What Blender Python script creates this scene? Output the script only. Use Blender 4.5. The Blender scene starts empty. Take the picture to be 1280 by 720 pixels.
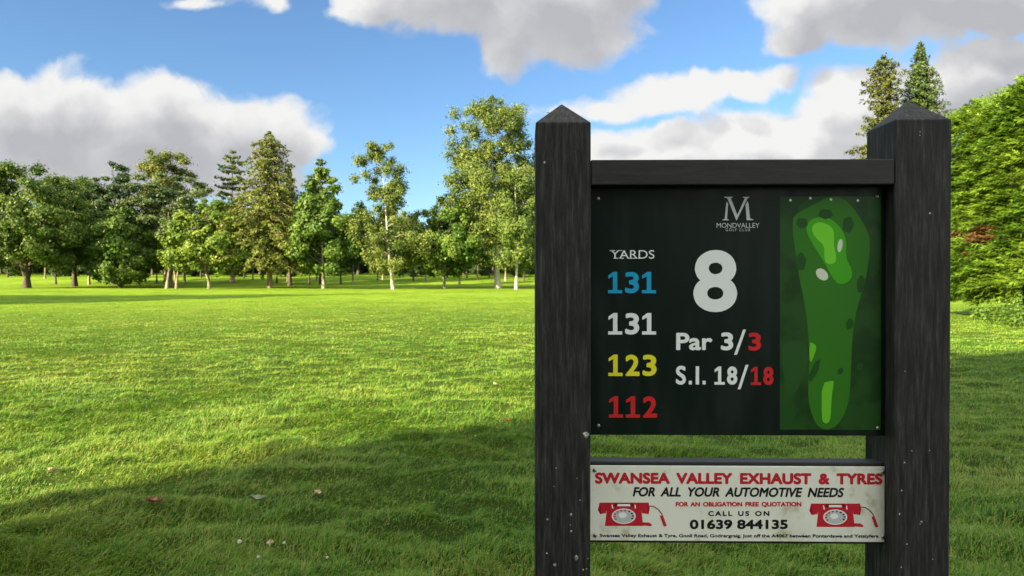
import bpy, math, random
import numpy as np
from mathutils import Vector, Matrix

# ------------------------------------------------------------------ camera, sky, sun, exposure
sc = bpy.context.scene
COL = sc.collection
CAM_H = 1.10
F_PX, HOR = 848.0, 352.6           # focal length and horizon row of the 1280 x 720 photograph
PITCH = math.atan((360.0 - HOR) / F_PX)
cam = bpy.data.cameras.new("camera")
cam_o = bpy.data.objects.new("camera", cam)
COL.objects.link(cam_o)
cam_o.location = (0, 0, CAM_H)
cam_o.rotation_euler = (math.radians(90) - PITCH, 0, 0)
cam.sensor_width = 36.0
cam.lens = F_PX / 1280.0 * 36.0
cam.clip_start = 0.05
cam.clip_end = 8000
cam.dof.use_dof = True
cam.dof.focus_distance = 1.27
cam.dof.aperture_fstop = 12.0
sc.camera = cam_o

SUN_EL = math.radians(22.0)
SUN_H = Vector((0.755, 0.656, 0)).normalized()       # the way the light travels over the ground
SUN_D = Vector((SUN_H.x * math.cos(SUN_EL), SUN_H.y * math.cos(SUN_EL), -math.sin(SUN_EL)))
sun = bpy.data.lights.new("sun", "SUN")
sun.energy = 5.0
sun.angle = math.radians(0.5)
sun.color = (1.0, 0.83, 0.50)
sun_o = bpy.data.objects.new("sun", sun)
COL.objects.link(sun_o)
sun_o.rotation_euler = SUN_D.to_track_quat("-Z", "Y").to_euler()
sun_o.location = (-40, -35, 30)

sc.view_settings.view_transform = "Standard"
sc.view_settings.look = "None"
sc.view_settings.gamma = 1.0
sc.view_settings.use_curve_mapping = False
sc.view_settings.exposure = 2.2
sc.render.engine = "CYCLES"
sc.cycles.max_bounces = 6
sc.cycles.diffuse_bounces = 3
sc.cycles.transmission_bounces = 3
sc.cycles.use_denoising = True

world = bpy.data.worlds.new("World")
sc.world = world
world.use_nodes = True
NT = world.node_tree
NT.nodes.clear()


def nd(nt, typ, **kw):
    n = nt.nodes.new(typ)
    for k, v in kw.items():
        setattr(n, k, v)
    return n


def mth(nt, op, a, b=None, c=None, clamp=False):
    n = nt.nodes.new("ShaderNodeMath")
    n.operation = op
    n.use_clamp = clamp
    for i, v in enumerate((a, b, c)):
        if v is None:
            continue
        if isinstance(v, (int, float)):
            n.inputs[i].default_value = v
        else:
            nt.links.new(v, n.inputs[i])
    return n.outputs[0]


def maprange(nt, v, a, b, c=0.0, d=1.0, smooth=True):
    n = nt.nodes.new("ShaderNodeMapRange")
    n.interpolation_type = "SMOOTHSTEP" if smooth else "LINEAR"
    nt.links.new(v, n.inputs[0])
    for i, x in enumerate((a, b, c, d)):
        n.inputs[i + 1].default_value = x
    return n.outputs[0]


# cumulus clouds, laid out over the dome by direction (u = x/y, v = z/y), photograph rows and columns converted
CLOUDS = [  # centre x, centre y, radius x, radius y, weight
    (60, 150, 150, 78, 1.0), (190, 172, 150, 76, 1.0), (300, 172, 115, 52, 1.0), (365, 180, 62, 32, 0.95),
    (30, 128, 80, 50, 0.9), (120, 120, 60, 32, 0.9), (215, 128, 60, 32, 0.9), (40, 232, 260, 34, 0.85),
    (560, -10, 150, 62, 1.0), (680, 0, 130, 72, 1.0), (640, 62, 50, 40, 0.75), (470, 0, 70, 36, 0.85),
    (760, -30, 90, 60, 0.9), (700, 34, 105, 56, 0.85),
    (1090, 0, 160, 74, 1.05), (1210, 0, 190, 72, 1.05), (1010, 40, 60, 36, 0.95), (985, 98, 46, 24, 0.62),
    (820, 124, 78, 35, 1.0), (870, 110, 50, 26, 0.95), (770, 140, 40, 22, 0.85), (930, 104, 66, 24, 0.85),
    (850, 190, 120, 38, 1.0), (960, 172, 115, 42, 1.0), (1060, 165, 130, 60, 1.0), (760, 190, 70, 24, 0.85),
    (1100, 115, 100, 38, 0.95), (1200, 110, 120, 48, 0.95), (1250, 80, 90, 40, 0.95), (700, 140, 60, 18, 0.30),
    (250, -2, 46, 14, 0.55), (330, 0, 40, 14, 0.45), (300, 226, 150, 26, 0.75),
]


def cloud_group():
    g = bpy.data.node_groups.new("cloud_field", "ShaderNodeTree")
    g.interface.new_socket("UV", in_out="INPUT", socket_type="NodeSocketVector")
    g.interface.new_socket("Density", in_out="OUTPUT", socket_type="NodeSocketFloat")
    gi, go = g.nodes.new("NodeGroupInput"), g.nodes.new("NodeGroupOutput")
    # billowy warp of the lookup so that no edge is an ellipse
    w = nd(g, "ShaderNodeTexNoise", noise_dimensions="3D")
    w.inputs["Scale"].default_value = 5.0
    w.inputs["Detail"].default_value = 5.0
    w.inputs["Roughness"].default_value = 0.55
    g.links.new(gi.outputs[0], w.inputs["Vector"])
    ws = nd(g, "ShaderNodeVectorMath", operation="SUBTRACT")
    g.links.new(w.outputs["Color"], ws.inputs[0])
    ws.inputs[1].default_value = (0.5, 0.5, 0.5)
    wa = nd(g, "ShaderNodeVectorMath", operation="MULTIPLY_ADD")
    g.links.new(ws.outputs[0], wa.inputs[0])
    wa.inputs[1].default_value = (0.15, 0.095, 0)
    g.links.new(gi.outputs[0], wa.inputs[2])
    acc = None
    for cx, cy, rx, ry, wt in CLOUDS:
        u, v = (cx - 640) / F_PX, (HOR - cy) / F_PX
        ru, rv = rx / F_PX, ry / F_PX
        n = nd(g, "ShaderNodeVectorMath", operation="MULTIPLY_ADD")
        g.links.new(wa.outputs[0], n.inputs[0])
        n.inputs[1].default_value = (1 / ru, 1 / rv, 0)
        n.inputs[2].default_value = (-u / ru, -v / rv, 0)
        le = nd(g, "ShaderNodeVectorMath", operation="LENGTH")
        g.links.new(n.outputs[0], le.inputs[0])
        d = mth(g, "MULTIPLY_ADD", le.outputs["Value"], -wt, wt)
        acc = d if acc is None else mth(g, "SMOOTH_MAX", acc, d, 0.22)
    nz = nd(g, "ShaderNodeTexNoise", noise_dimensions="3D")
    nz.inputs["Scale"].default_value = 13.0
    nz.inputs["Detail"].default_value = 8.0
    nz.inputs["Roughness"].default_value = 0.54
    g.links.new(wa.outputs[0], nz.inputs["Vector"])
    k = mth(g, "SUBTRACT", nz.outputs["Fac"], 0.5)
    out = mth(g, "MULTIPLY_ADD", k, 0.95, acc)
    g.links.new(out, go.inputs[0])
    return g


def build_world():
    nt = NT
    sky = nd(nt, "ShaderNodeTexSky", sky_type="NISHITA")
    sky.sun_disc = False
    sky.sun_elevation = SUN_EL
    sky.sun_rotation = math.atan2(-SUN_H.x, -SUN_H.y)
    sky.altitude = 50
    sky.air_density = 1.0
    sky.dust_density = 0.4
    sky.ozone_density = 1.0
    tc = nd(nt, "ShaderNodeTexCoord")
    sep = nd(nt, "ShaderNodeSeparateXYZ")
    nt.links.new(tc.outputs["Generated"], sep.inputs[0])
    ay = mth(nt, "MAXIMUM", mth(nt, "ABSOLUTE", sep.outputs[1]), 0.12)
    u = mth(nt, "DIVIDE", sep.outputs[0], ay)
    v = mth(nt, "DIVIDE", sep.outputs[2], ay)
    uv = nd(nt, "ShaderNodeCombineXYZ")
    nt.links.new(u, uv.inputs[0])
    nt.links.new(v, uv.inputs[1])
    grp = cloud_group()
    g1 = nd(nt, "ShaderNodeGroup", node_tree=grp)
    nt.links.new(uv.outputs[0], g1.inputs[0])
    sh = nd(nt, "ShaderNodeVectorMath", operation="ADD")      # a look towards the light: up and a little to the left
    nt.links.new(uv.outputs[0], sh.inputs[0])
    sh.inputs[1].default_value = (-0.012, 0.055, 0)
    g2 = nd(nt, "ShaderNodeGroup", node_tree=grp)
    nt.links.new(sh.outputs[0], g2.inputs[0])
    sh3 = nd(nt, "ShaderNodeVectorMath", operation="ADD")
    nt.links.new(uv.outputs[0], sh3.inputs[0])
    sh3.inputs[1].default_value = (-0.010, 0.018, 0)
    g3 = nd(nt, "ShaderNodeGroup", node_tree=grp)
    nt.links.new(sh3.outputs[0], g3.inputs[0])
    gen = nd(nt, "ShaderNodeTexNoise")                       # unseen broken cloud behind and overhead, added to fill the shade
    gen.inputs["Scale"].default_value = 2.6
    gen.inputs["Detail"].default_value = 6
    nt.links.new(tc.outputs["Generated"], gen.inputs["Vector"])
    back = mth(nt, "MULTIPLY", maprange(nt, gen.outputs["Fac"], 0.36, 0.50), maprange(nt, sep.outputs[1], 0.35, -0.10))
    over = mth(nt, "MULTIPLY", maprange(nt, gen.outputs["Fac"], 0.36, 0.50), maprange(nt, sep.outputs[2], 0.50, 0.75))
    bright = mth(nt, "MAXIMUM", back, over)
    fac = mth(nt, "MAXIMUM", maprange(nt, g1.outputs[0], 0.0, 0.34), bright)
    thick = maprange(nt, g2.outputs[0], -0.05, 0.68)
    thin = maprange(nt, g3.outputs[0], 0.15, 0.9)
    bil = nd(nt, "ShaderNodeTexNoise")                       # inner billows
    bil.inputs["Scale"].default_value = 11
    bil.inputs["Detail"].default_value = 6
    nt.links.new(uv.outputs[0], bil.inputs["Vector"])
    th = mth(nt, "MULTIPLY_ADD", thin, 0.35, mth(nt, "MULTIPLY", thick, 0.72))
    th = mth(nt, "ADD", th, mth(nt, "MULTIPLY", mth(nt, "SUBTRACT", bil.outputs["Fac"], 0.5), 0.9))
    lo = nd(nt, "ShaderNodeVectorMath", operation="MULTIPLY_ADD")   # the low bank on the right is thin, sunlit cloud
    nt.links.new(uv.outputs[0], lo.inputs[0])
    lo.inputs[1].default_value = (F_PX / 300, F_PX / 85, 0)
    lo.inputs[2].default_value = (-(910 - 640) / 300, -(HOR - 165) / 85, 0)
    ll = nd(nt, "ShaderNodeVectorMath", operation="LENGTH")
    nt.links.new(lo.outputs[0], ll.inputs[0])
    th = mth(nt, "SUBTRACT", th, maprange(nt, ll.outputs["Value"], 1.25, 0.4, 0.0, 0.42), clamp=True)
    ramp = nd(nt, "ShaderNodeValToRGB")
    nt.links.new(th, ramp.inputs[0])
    e = ramp.color_ramp.elements
    e[0].position, e[0].color = 0.0, (3.3, 3.3, 3.25, 1)
    e[1].position, e[1].color = 1.0, (1.80, 1.83, 1.94, 1)
    e2 = e.new(0.45)
    e2.color = (2.45, 2.46, 2.52, 1)
    hs = nd(nt, "ShaderNodeMix", data_type="RGBA", blend_type="MULTIPLY")
    hs.inputs["Factor"].default_value = 1.0
    nt.links.new(sky.outputs[0], hs.inputs["A"])
    hs.inputs["B"].default_value = (0.45, 0.60, 0.745, 1)
    mix = nd(nt, "ShaderNodeMix", data_type="RGBA")
    nt.links.new(fac, mix.inputs["Factor"])
    nt.links.new(hs.outputs["Result"], mix.inputs["A"])
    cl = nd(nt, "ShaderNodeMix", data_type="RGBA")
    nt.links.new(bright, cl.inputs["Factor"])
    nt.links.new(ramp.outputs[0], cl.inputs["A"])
    cl.inputs["B"].default_value = (8.2, 8.5, 8.0, 1)  # unseen cloud set far brighter than the visible banks, lifting the shade
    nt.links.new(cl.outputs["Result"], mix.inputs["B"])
    bg = nd(nt, "ShaderNodeBackground")
    bg.inputs["Strength"].default_value = 0.06
    nt.links.new(mix.outputs["Result"], bg.inputs["Color"])
    out = nd(nt, "ShaderNodeOutputWorld")
    nt.links.new(bg.outputs[0], out.inputs["Surface"])


build_world()

# ------------------------------------------------------------------ helpers


def srgb(r, g, b):
    return tuple(((c / 255) / 12.92 if c / 255 <= 0.04045 else ((c / 255 + 0.055) / 1.055) ** 2.4) for c in (r, g, b)) + (1,)


def new_mat(name):
    m = bpy.data.materials.new(name)
    m.use_nodes = True
    return m, m.node_tree, m.node_tree.nodes["Principled BSDF"], m.node_tree.nodes["Material Output"]


def flat_mat(name, col, rough=0.5, spec=0.3, metal=0.0):
    m, nt, p, o = new_mat(name)
    p.inputs["Base Color"].default_value = col
    p.inputs["Roughness"].default_value = rough
    p.inputs["Specular IOR Level"].default_value = spec
    p.inputs["Metallic"].default_value = metal
    return m


def mesh_np(name, verts, faces, mats, tone=None, mat_idx=None, smooth=False):
    """verts (n,3); faces: list of (m,k) index arrays; tone per vertex; mat_idx per face."""
    me = bpy.data.meshes.new(name)
    verts = np.ascontiguousarray(verts, dtype=np.float32)
    me.vertices.add(len(verts))
    me.vertices.foreach_set("co", verts.ravel())
    loops = np.concatenate([f.ravel() for f in faces]).astype(np.int32)
    sizes = np.concatenate([np.full(len(f), f.shape[1], np.int32) for f in faces])
    starts = np.concatenate([[0], np.cumsum(sizes)[:-1]]).astype(np.int32)
    me.loops.add(len(loops))
    me.loops.foreach_set("vertex_index", loops)
    me.polygons.add(len(sizes))
    me.polygons.foreach_set("loop_start", starts)
    if smooth:
        me.polygons.foreach_set("use_smooth", np.ones(len(sizes), bool))
    for m in mats:
        me.materials.append(m)
    if mat_idx is not None:
        me.polygons.foreach_set("material_index", np.asarray(mat_idx, np.int32))
    if tone is not None:
        a = me.attributes.new("tone", "FLOAT", "POINT")
        a.data.foreach_set("value", np.ascontiguousarray(tone, np.float32))
    me.update(calc_edges=True)
    return me


def obj(name, me, parent=None, loc=(0, 0, 0), rotz=0.0):
    o = bpy.data.objects.new(name, me)
    COL.objects.link(o)
    o.location = loc
    o.rotation_euler = (0, 0, rotz)
    if parent is not None:
        o.parent = parent
    return o


def tag(o, label=None, cat=None, group=None, kind=None):
    for k, v in (("label", label), ("category", cat), ("group", group), ("kind", kind)):
        if v:
            o[k] = v
    return o


def thing(name, label, cat, loc=(0, 0, 0), rotz=0.0, group=None):
    o = bpy.data.objects.new(name, None)
    o.empty_display_size = 0.3
    COL.objects.link(o)
    o.location = loc
    o.rotation_euler = (0, 0, rotz)
    return tag(o, label, cat, group)


class MB:
    """collects quads/triangles; one mesh at the end."""

    def __init__(self):
        self.v, self.f, self.m = [], [], []

    def poly(self, pts, mi=0):
        b = len(self.v)
        self.v += [tuple(p) for p in pts]
        self.f.append(tuple(range(b, b + len(pts))))
        self.m.append(mi)

    def tube(self, pts, radii, sides=7, mi=0, cap=True, wob=0.0, rng=None):
        pts = [Vector(p) for p in pts]
        b = len(self.v)
        for i, p in enumerate(pts):
            d = (pts[min(i + 1, len(pts) - 1)] - pts[max(i - 1, 0)]).normalized()
            a = d.orthogonal().normalized() if abs(d.z) < 0.9 else Vector((1, 0, 0))
            a = (a - d * a.dot(d)).normalized()
            c = d.cross(a)
            for k in range(sides):
                t = 2 * math.pi * k / sides
                r = radii[i] * (1 + (rng.uniform(-wob, wob) if rng else 0))
                self.v.append(tuple(p + a * (math.cos(t) * r) + c * (math.sin(t) * r)))
        for i in range(len(pts) - 1):
            for k in range(sides):
                k2 = (k + 1) % sides
                self.f.append((b + i * sides + k, b + i * sides + k2, b + (i + 1) * sides + k2, b + (i + 1) * sides + k))
                self.m.append(mi)
        if cap:
            self.f.append(tuple(b + (len(pts) - 1) * sides + k for k in range(sides)))
            self.m.append(mi)

    def box(self, x0, x1, y0, y1, z0, z1, mi=0):
        b = len(self.v)
        self.v += [(x0, y0, z0), (x1, y0, z0), (x1, y1, z0), (x0, y1, z0), (x0, y0, z1), (x1, y0, z1), (x1, y1, z1), (x0, y1, z1)]
        for q in ((0, 3, 2, 1), (4, 5, 6, 7), (0, 1, 5, 4), (1, 2, 6, 5), (2, 3, 7, 6), (3, 0, 4, 7)):
            self.f.append(tuple(b + i for i in q))
            self.m.append(mi)

    def mesh(self, name, mats, smooth=False):
        me = bpy.data.meshes.new(name)
        me.from_pydata(self.v, [], self.f)
        for m in mats:
            me.materials.append(m)
        me.polygons.foreach_set("material_index", np.array(self.m, np.int32))
        if smooth:
            me.polygons.foreach_set("use_smooth", np.ones(len(self.f), bool))
        me.update()
        return me


def bevel(o, w, seg=2):
    md = o.modifiers.new("bevel", "BEVEL")
    md.width = w
    md.segments = seg
    md.limit_method = "ANGLE"


def waves(seed, n, l0, l1):
    r = np.random.default_rng(seed)
    lam = np.exp(r.uniform(math.log(l0), math.log(l1), n))
    an = r.uniform(0, 2 * math.pi, n)
    ph = r.uniform(0, 2 * math.pi, n)
    return np.cos(an) * 2 * math.pi / lam, np.sin(an) * 2 * math.pi / lam, ph


def wsum(w, x, y):
    s = np.zeros_like(x, dtype=np.float64)
    for kx, ky, p in zip(*w):
        s += np.sin(kx * x + ky * y + p)
    return s / math.sqrt(len(w[0]) / 2)


W_BIG, W_MID, W_LUMP, W_SM = waves(1, 8, 14, 40), waves(2, 10, 2.2, 6), waves(3, 34, 0.28, 0.95), waves(4, 22, 0.16, 0.4)
W_TONE, W_TONE2, W_TUFT = waves(5, 16, 0.5, 2.2), waves(6, 12, 3, 14), waves(7, 24, 0.12, 0.5)
PROF_Y = np.array([-4000, -40, 0, 25, 82, 100, 125, 160, 220, 600, 4000.0])
PROF_Z = np.array([0, 0, 0, 0, 0.34, 0.75, 2.2, 3.2, 3.8, 5.0, 5.0])


def ground(x, y):
    x = np.asarray(x, np.float64)
    y = np.asarray(y, np.float64)
    d = np.hypot(x, y)
    z = np.interp(y, PROF_Y, PROF_Z)
    z = z + 0.03 * wsum(W_BIG, x, y) * np.clip((d - 14) / 30, 0, 1)
    f1 = np.clip(1 - (d - 26) / 30, 0, 1)
    f2 = np.clip(1 - (d - 9) / 10, 0, 1)
    z = z + 0.010 * wsum(W_MID, x, y) * f1
    z = z + (0.013 * wsum(W_LUMP, x * 0.8, y) + 0.024 * np.clip(wsum(W_LUMP, x * 0.7 + 7.0, y * 1.1) - 0.75, 0, 1.2)) * f1 + 0.0045 * wsum(W_SM, x, y) * f2
    return z


def gz(x, y):
    return float(ground(np.array([x]), np.array([y]))[0])


def at(px, D):
    """the spot of the lawn seen in photo column px at depth D."""
    X = (px - 640) / F_PX * D
    return X, D, gz(X, D)


def height_at(py, D):
    return CAM_H + (HOR - py) / F_PX * D


# ------------------------------------------------------------------ lawn
def grass_tones(nt, vec_socket):
    """blotches of fresh and of yellowed grass: shape of their own, seen on sheet and blades alike."""
    n1 = nd(nt, "ShaderNodeTexNoise")
    n1.inputs["Scale"].default_value = 0.9
    n1.inputs["Detail"].default_value = 6
    n1.inputs["Roughness"].default_value = 0.65
    n2 = nd(nt, "ShaderNodeTexNoise")
    n2.inputs["Scale"].default_value = 0.13
    n2.inputs["Detail"].default_value = 3
    for n in (n1, n2):
        nt.links.new(vec_socket, n.inputs["Vector"])
    s = mth(nt, "ADD", mth(nt, "MULTIPLY", n1.outputs["Fac"], 0.6), mth(nt, "MULTIPLY", n2.outputs["Fac"], 0.4))
    return maprange(nt, s, 0.36, 0.64)


GRASS_A, GRASS_B, GRASS_C = (0.029, 0.104, 0.006, 1), (0.142, 0.268, 0.018, 1), (0.275, 0.300, 0.062, 1)


def lawn_material():
    m, nt, p, out = new_mat("lawn")
    geo = nd(nt, "ShaderNodeNewGeometry")
    t = grass_tones(nt, geo.outputs["Position"])
    mp = nd(nt, "ShaderNodeMapping")
    mp.inputs["Scale"].default_value = (1.0, 1.9, 1.0)
    nt.links.new(geo.outputs["Position"], mp.inputs["Vector"])
    fine = nd(nt, "ShaderNodeTexNoise")
    fine.inputs["Scale"].default_value = 5.0
    fine.inputs["Detail"].default_value = 10
    fine.inputs["Roughness"].default_value = 0.8
    nt.links.new(mp.outputs[0], fine.inputs["Vector"])
    ff = maprange(nt, fine.outputs["Fac"], 0.33, 0.66)
    mixv = mth(nt, "ADD", mth(nt, "MULTIPLY", t, 0.55), mth(nt, "MULTIPLY", ff, 0.45))
    r = nd(nt, "ShaderNodeValToRGB")
    e = r.color_ramp.elements
    e[0].position, e[0].color = 0.05, (0.058, 0.120, 0.010, 1)
    e[1].position, e[1].color = 1.0, (0.205, 0.275, 0.030, 1)
    k = e.new(0.55)
    k.color = (0.138, 0.220, 0.016, 1)
    nt.links.new(mixv, r.inputs[0])
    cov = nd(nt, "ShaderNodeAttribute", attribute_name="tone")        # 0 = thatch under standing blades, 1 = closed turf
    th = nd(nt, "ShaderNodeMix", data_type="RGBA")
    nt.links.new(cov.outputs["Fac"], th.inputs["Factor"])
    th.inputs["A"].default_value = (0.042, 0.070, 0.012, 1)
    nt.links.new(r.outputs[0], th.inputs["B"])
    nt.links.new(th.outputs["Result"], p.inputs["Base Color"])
    p.inputs["Roughness"].default_value = 0.9
    p.inputs["Specular IOR Level"].default_value = 0.05
    b = nd(nt, "ShaderNodeBump")
    b.inputs["Strength"].default_value = 0.9
    b.inputs["Distance"].default_value = 0.06
    nt.links.new(fine.outputs["Fac"], b.inputs["Height"])
    nt.links.new(b.outputs[0], p.inputs["Normal"])
    return m


def build_lawn():
    n = 520
    u = np.linspace(-1, 1, n)
    xs = 1.6 * np.sinh(u * 8.1)
    ys = 4.0 + 1.6 * np.sinh(u * 8.1)
    X, Y = np.meshgrid(xs, ys)
    Z = ground(X, Y)
    v = np.stack([X.ravel(), Y.ravel(), Z.ravel()], 1)
    i = np.arange((n - 1) * n).reshape(n - 1, n)[:, :-1].ravel()
    q = np.stack([i, i + 1, i + n + 1, i + n], 1)
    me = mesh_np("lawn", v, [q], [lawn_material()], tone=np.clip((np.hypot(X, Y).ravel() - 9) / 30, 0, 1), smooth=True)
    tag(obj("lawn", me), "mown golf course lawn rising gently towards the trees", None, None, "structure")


def grass_material():
    m, nt, p, out = new_mat("grass_blades")
    at_ = nd(nt, "ShaderNodeAttribute", attribute_name="tone")
    r = nd(nt, "ShaderNodeValToRGB")
    e = r.color_ramp.elements
    e[0].position, e[0].color = 0.0, GRASS_A
    e[1].position, e[1].color = 1.0, (0.30, 0.27, 0.10, 1)
    a = e.new(0.55)
    a.color = GRASS_B
    a = e.new(0.86)
    a.color = GRASS_C
    nt.links.new(at_.outputs["Fac"], r.inputs[0])
    nt.links.new(r.outputs[0], p.inputs["Base Color"])
    p.inputs["Roughness"].default_value = 0.45
    p.inputs["Specular IOR Level"].default_value = 0.25
    tr = nd(nt, "ShaderNodeBsdfTranslucent")
    nt.links.new(r.outputs[0], tr.inputs["Color"])
    mx = nd(nt, "ShaderNodeMixShader")
    mx.inputs[0].default_value = 0.32
    nt.links.new(p.outputs[0], mx.inputs[1])
    nt.links.new(tr.outputs[0], mx.inputs[2])
    nt.links.new(mx.outputs[0], out.inputs["Surface"])
    return m


def build_grass():
    rng = np.random.default_rng(11)
    parts_v, parts_q, parts_t, tones = [], [], [], []
    base = 0
    bands = [(1.9, 4.2, 260000), (4.2, 9.0, 330000), (9.0, 20.0, 260000), (20.0, 46.0, 130000)]
    for y0, y1, n in bands:
        # density falls off with distance: even in 1/y
        s = rng.uniform(0, 1, n)
        y = (y0 ** -0.7 + s * (y1 ** -0.7 - y0 ** -0.7)) ** (-1 / 0.7)
        x = rng.uniform(-0.92, 0.92, n) * y
        keep = rng.uniform(0, 1, n) < np.clip((50 - y) / 22, 0, 1)
        x, y = x[keep], y[keep]
        n = len(x)
        tuft = np.clip(0.5 + 0.32 * wsum(W_TUFT, x, y), 0, 1)
        big = np.clip(0.5 + 0.30 * wsum(W_TONE, x * 0.7, y), 0, 1)
        far = np.clip(0.5 + 0.30 * wsum(W_TONE2, x, y), 0, 1)
        L = (0.018 + 0.034 * tuft ** 2 + 0.013 * big) * rng.uniform(0.6, 1.35, n)
        wd = np.maximum(0.0032, 0.00066 * y) * rng.uniform(0.7, 1.4, n)
        L = L * np.clip(1 - (y - 6) / 60, 0.6, 1)
        # the nap: blades lean to the right and away, turned by slow swirls
        ang = 0.35 + 0.75 * wsum(W_MID, x * 1.7, y * 1.7) * 0.6 + rng.normal(0, 0.75, n)
        lean = np.clip(rng.normal(0.98, 0.34, n), 0.05, 1.5)
        dx, dy = np.cos(ang), np.sin(ang)
        h = np.stack([dx, dy, np.zeros(n)], 1)
        up = np.array([0, 0, 1.0])
        side = np.stack([-dy, dx, np.zeros(n)], 1)
        roll = rng.normal(0, 0.6, n)[:, None]
        side = side * np.cos(roll) + up * np.sin(roll)
        P = np.stack([x, y, ground(x, y) - 0.004], 1)
        d1 = h * np.sin(lean * 0.55)[:, None] + up * np.cos(lean * 0.55)[:, None]
        d2 = h * np.sin(lean * 1.25)[:, None] + up * np.cos(lean * 1.25)[:, None]
        M = P + d1 * (L * 0.5)[:, None]
        T = M + d2 * (L * 0.55)[:, None]
        w = wd[:, None] * 0.5
        V = np.stack([P - side * w, P + side * w, M + side * w * 0.85, M - side * w * 0.85, T], 1)
        k = base + np.arange(n)[:, None] * 5
        parts_v.append(V.reshape(-1, 3))
        parts_q.append(k + np.array([0, 1, 2, 3]))
        parts_t.append(k + np.array([3, 2, 4]))
        base += n * 5
        tn = np.clip(0.10 + 0.30 * big + 0.30 * far + rng.normal(0, 0.27, n), 0, 0.84)
        dry = rng.uniform(0, 1, n) < 0.025 + 0.035 * (big > 0.8)
        tn[dry] = rng.uniform(0.82, 1.0, dry.sum())
        tones.append(np.repeat(tn, 5))
    me = mesh_np("grass", np.concatenate(parts_v), [np.concatenate(parts_q), np.concatenate(parts_t)], [grass_material()], np.concatenate(tones))
    tag(obj("grass", me), "short windswept green grass of the lawn", None, None, "stuff")


build_lawn()
build_grass()


# ------------------------------------------------------------------ trees
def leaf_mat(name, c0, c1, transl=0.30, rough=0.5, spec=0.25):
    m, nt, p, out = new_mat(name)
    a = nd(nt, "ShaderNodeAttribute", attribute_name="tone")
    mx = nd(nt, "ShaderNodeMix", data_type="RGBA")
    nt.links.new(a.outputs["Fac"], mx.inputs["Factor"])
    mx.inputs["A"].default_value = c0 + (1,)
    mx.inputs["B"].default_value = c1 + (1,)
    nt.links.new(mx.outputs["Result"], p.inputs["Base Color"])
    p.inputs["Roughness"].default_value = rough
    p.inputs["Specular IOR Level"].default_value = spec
    tr = nd(nt, "ShaderNodeBsdfTranslucent")
    nt.links.new(mx.outputs["Result"], tr.inputs["Color"])
    ms = nd(nt, "ShaderNodeMixShader")
    ms.inputs[0].default_value = transl
    nt.links.new(p.outputs[0], ms.inputs[1])
    nt.links.new(tr.outputs[0], ms.inputs[2])
    nt.links.new(ms.outputs[0], out.inputs["Surface"])
    return m


def bark_mat(name, c0, c1, scale=(6, 6, 1.2), lo=0.4, hi=0.6):
    m, nt, p, out = new_mat(name)
    tc = nd(nt, "ShaderNodeTexCoord")
    mp = nd(nt, "ShaderNodeMapping")
    mp.inputs["Scale"].default_value = scale
    nt.links.new(tc.outputs["Object"], mp.inputs["Vector"])
    n = nd(nt, "ShaderNodeTexNoise")
    n.inputs["Scale"].default_value = 1.0
    n.inputs["Detail"].default_value = 5
    nt.links.new(mp.outputs[0], n.inputs["Vector"])
    f = maprange(nt, n.outputs["Fac"], lo, hi)
    mx = nd(nt, "ShaderNodeMix", data_type="RGBA")
    nt.links.new(f, mx.inputs["Factor"])
    mx.inputs["A"].default_value = c0 + (1,)
    mx.inputs["B"].default_value = c1 + (1,)
    nt.links.new(mx.outputs["Result"], p.inputs["Base Color"])
    p.inputs["Roughness"].default_value = 0.85
    b = nd(nt, "ShaderNodeBump")
    b.inputs["Strength"].default_value = 0.6
    b.inputs["Distance"].default_value = 0.03
    nt.links.new(n.outputs["Fac"], b.inputs["Height"])
    nt.links.new(b.outputs[0], p.inputs["Normal"])
    return m


LEAF = {
    "oak": leaf_mat("oak_leaves", (0.034, 0.074, 0.009), (0.108, 0.158, 0.022)),
    "dark": leaf_mat("dark_conifer_needles", (0.016, 0.042, 0.012), (0.055, 0.095, 0.024), 0.15),
    "maple": leaf_mat("maple_leaves", (0.065, 0.125, 0.012), (0.200, 0.265, 0.036)),
    "sycamore": leaf_mat("sycamore_leaves", (0.042, 0.100, 0.012), (0.130, 0.195, 0.030)),
    "pine": leaf_mat("pine_needles", (0.038, 0.070, 0.022), (0.105, 0.140, 0.042), 0.15),
    "larch": leaf_mat("larch_needles", (0.058, 0.086, 0.012), (0.148, 0.170, 0.028), 0.25),
    "thin": leaf_mat("thin_larch_needles", (0.036, 0.052, 0.011), (0.088, 0.105, 0.024), 0.12, 0.8, 0.05),
    "birch": leaf_mat("birch_leaves", (0.066, 0.108, 0.018), (0.165, 0.205, 0.042)),
    "lightbirch": leaf_mat("light_birch_leaves", (0.070, 0.125, 0.020), (0.160, 0.210, 0.045)),
    "hedge": leaf_mat("hedge_sprays", (0.042, 0.108, 0.009), (0.150, 0.240, 0.022), 0.22),
    "hedge_dead": leaf_mat("dead_hedge_sprays", (0.10, 0.050, 0.022), (0.20, 0.125, 0.050), 0.2),
    "weed": leaf_mat("weed_leaves", (0.050, 0.115, 0.012), (0.140, 0.225, 0.035)),
    "far": leaf_mat("far_wood_leaves", (0.020, 0.050, 0.010), (0.070, 0.115, 0.022)),
    "farlight": leaf_mat("far_light_leaves", (0.055, 0.105, 0.014), (0.130, 0.190, 0.030)),
    "fir": leaf_mat("fir_needles", (0.022, 0.052, 0.014), (0.075, 0.115, 0.026), 0.15),
}
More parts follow.
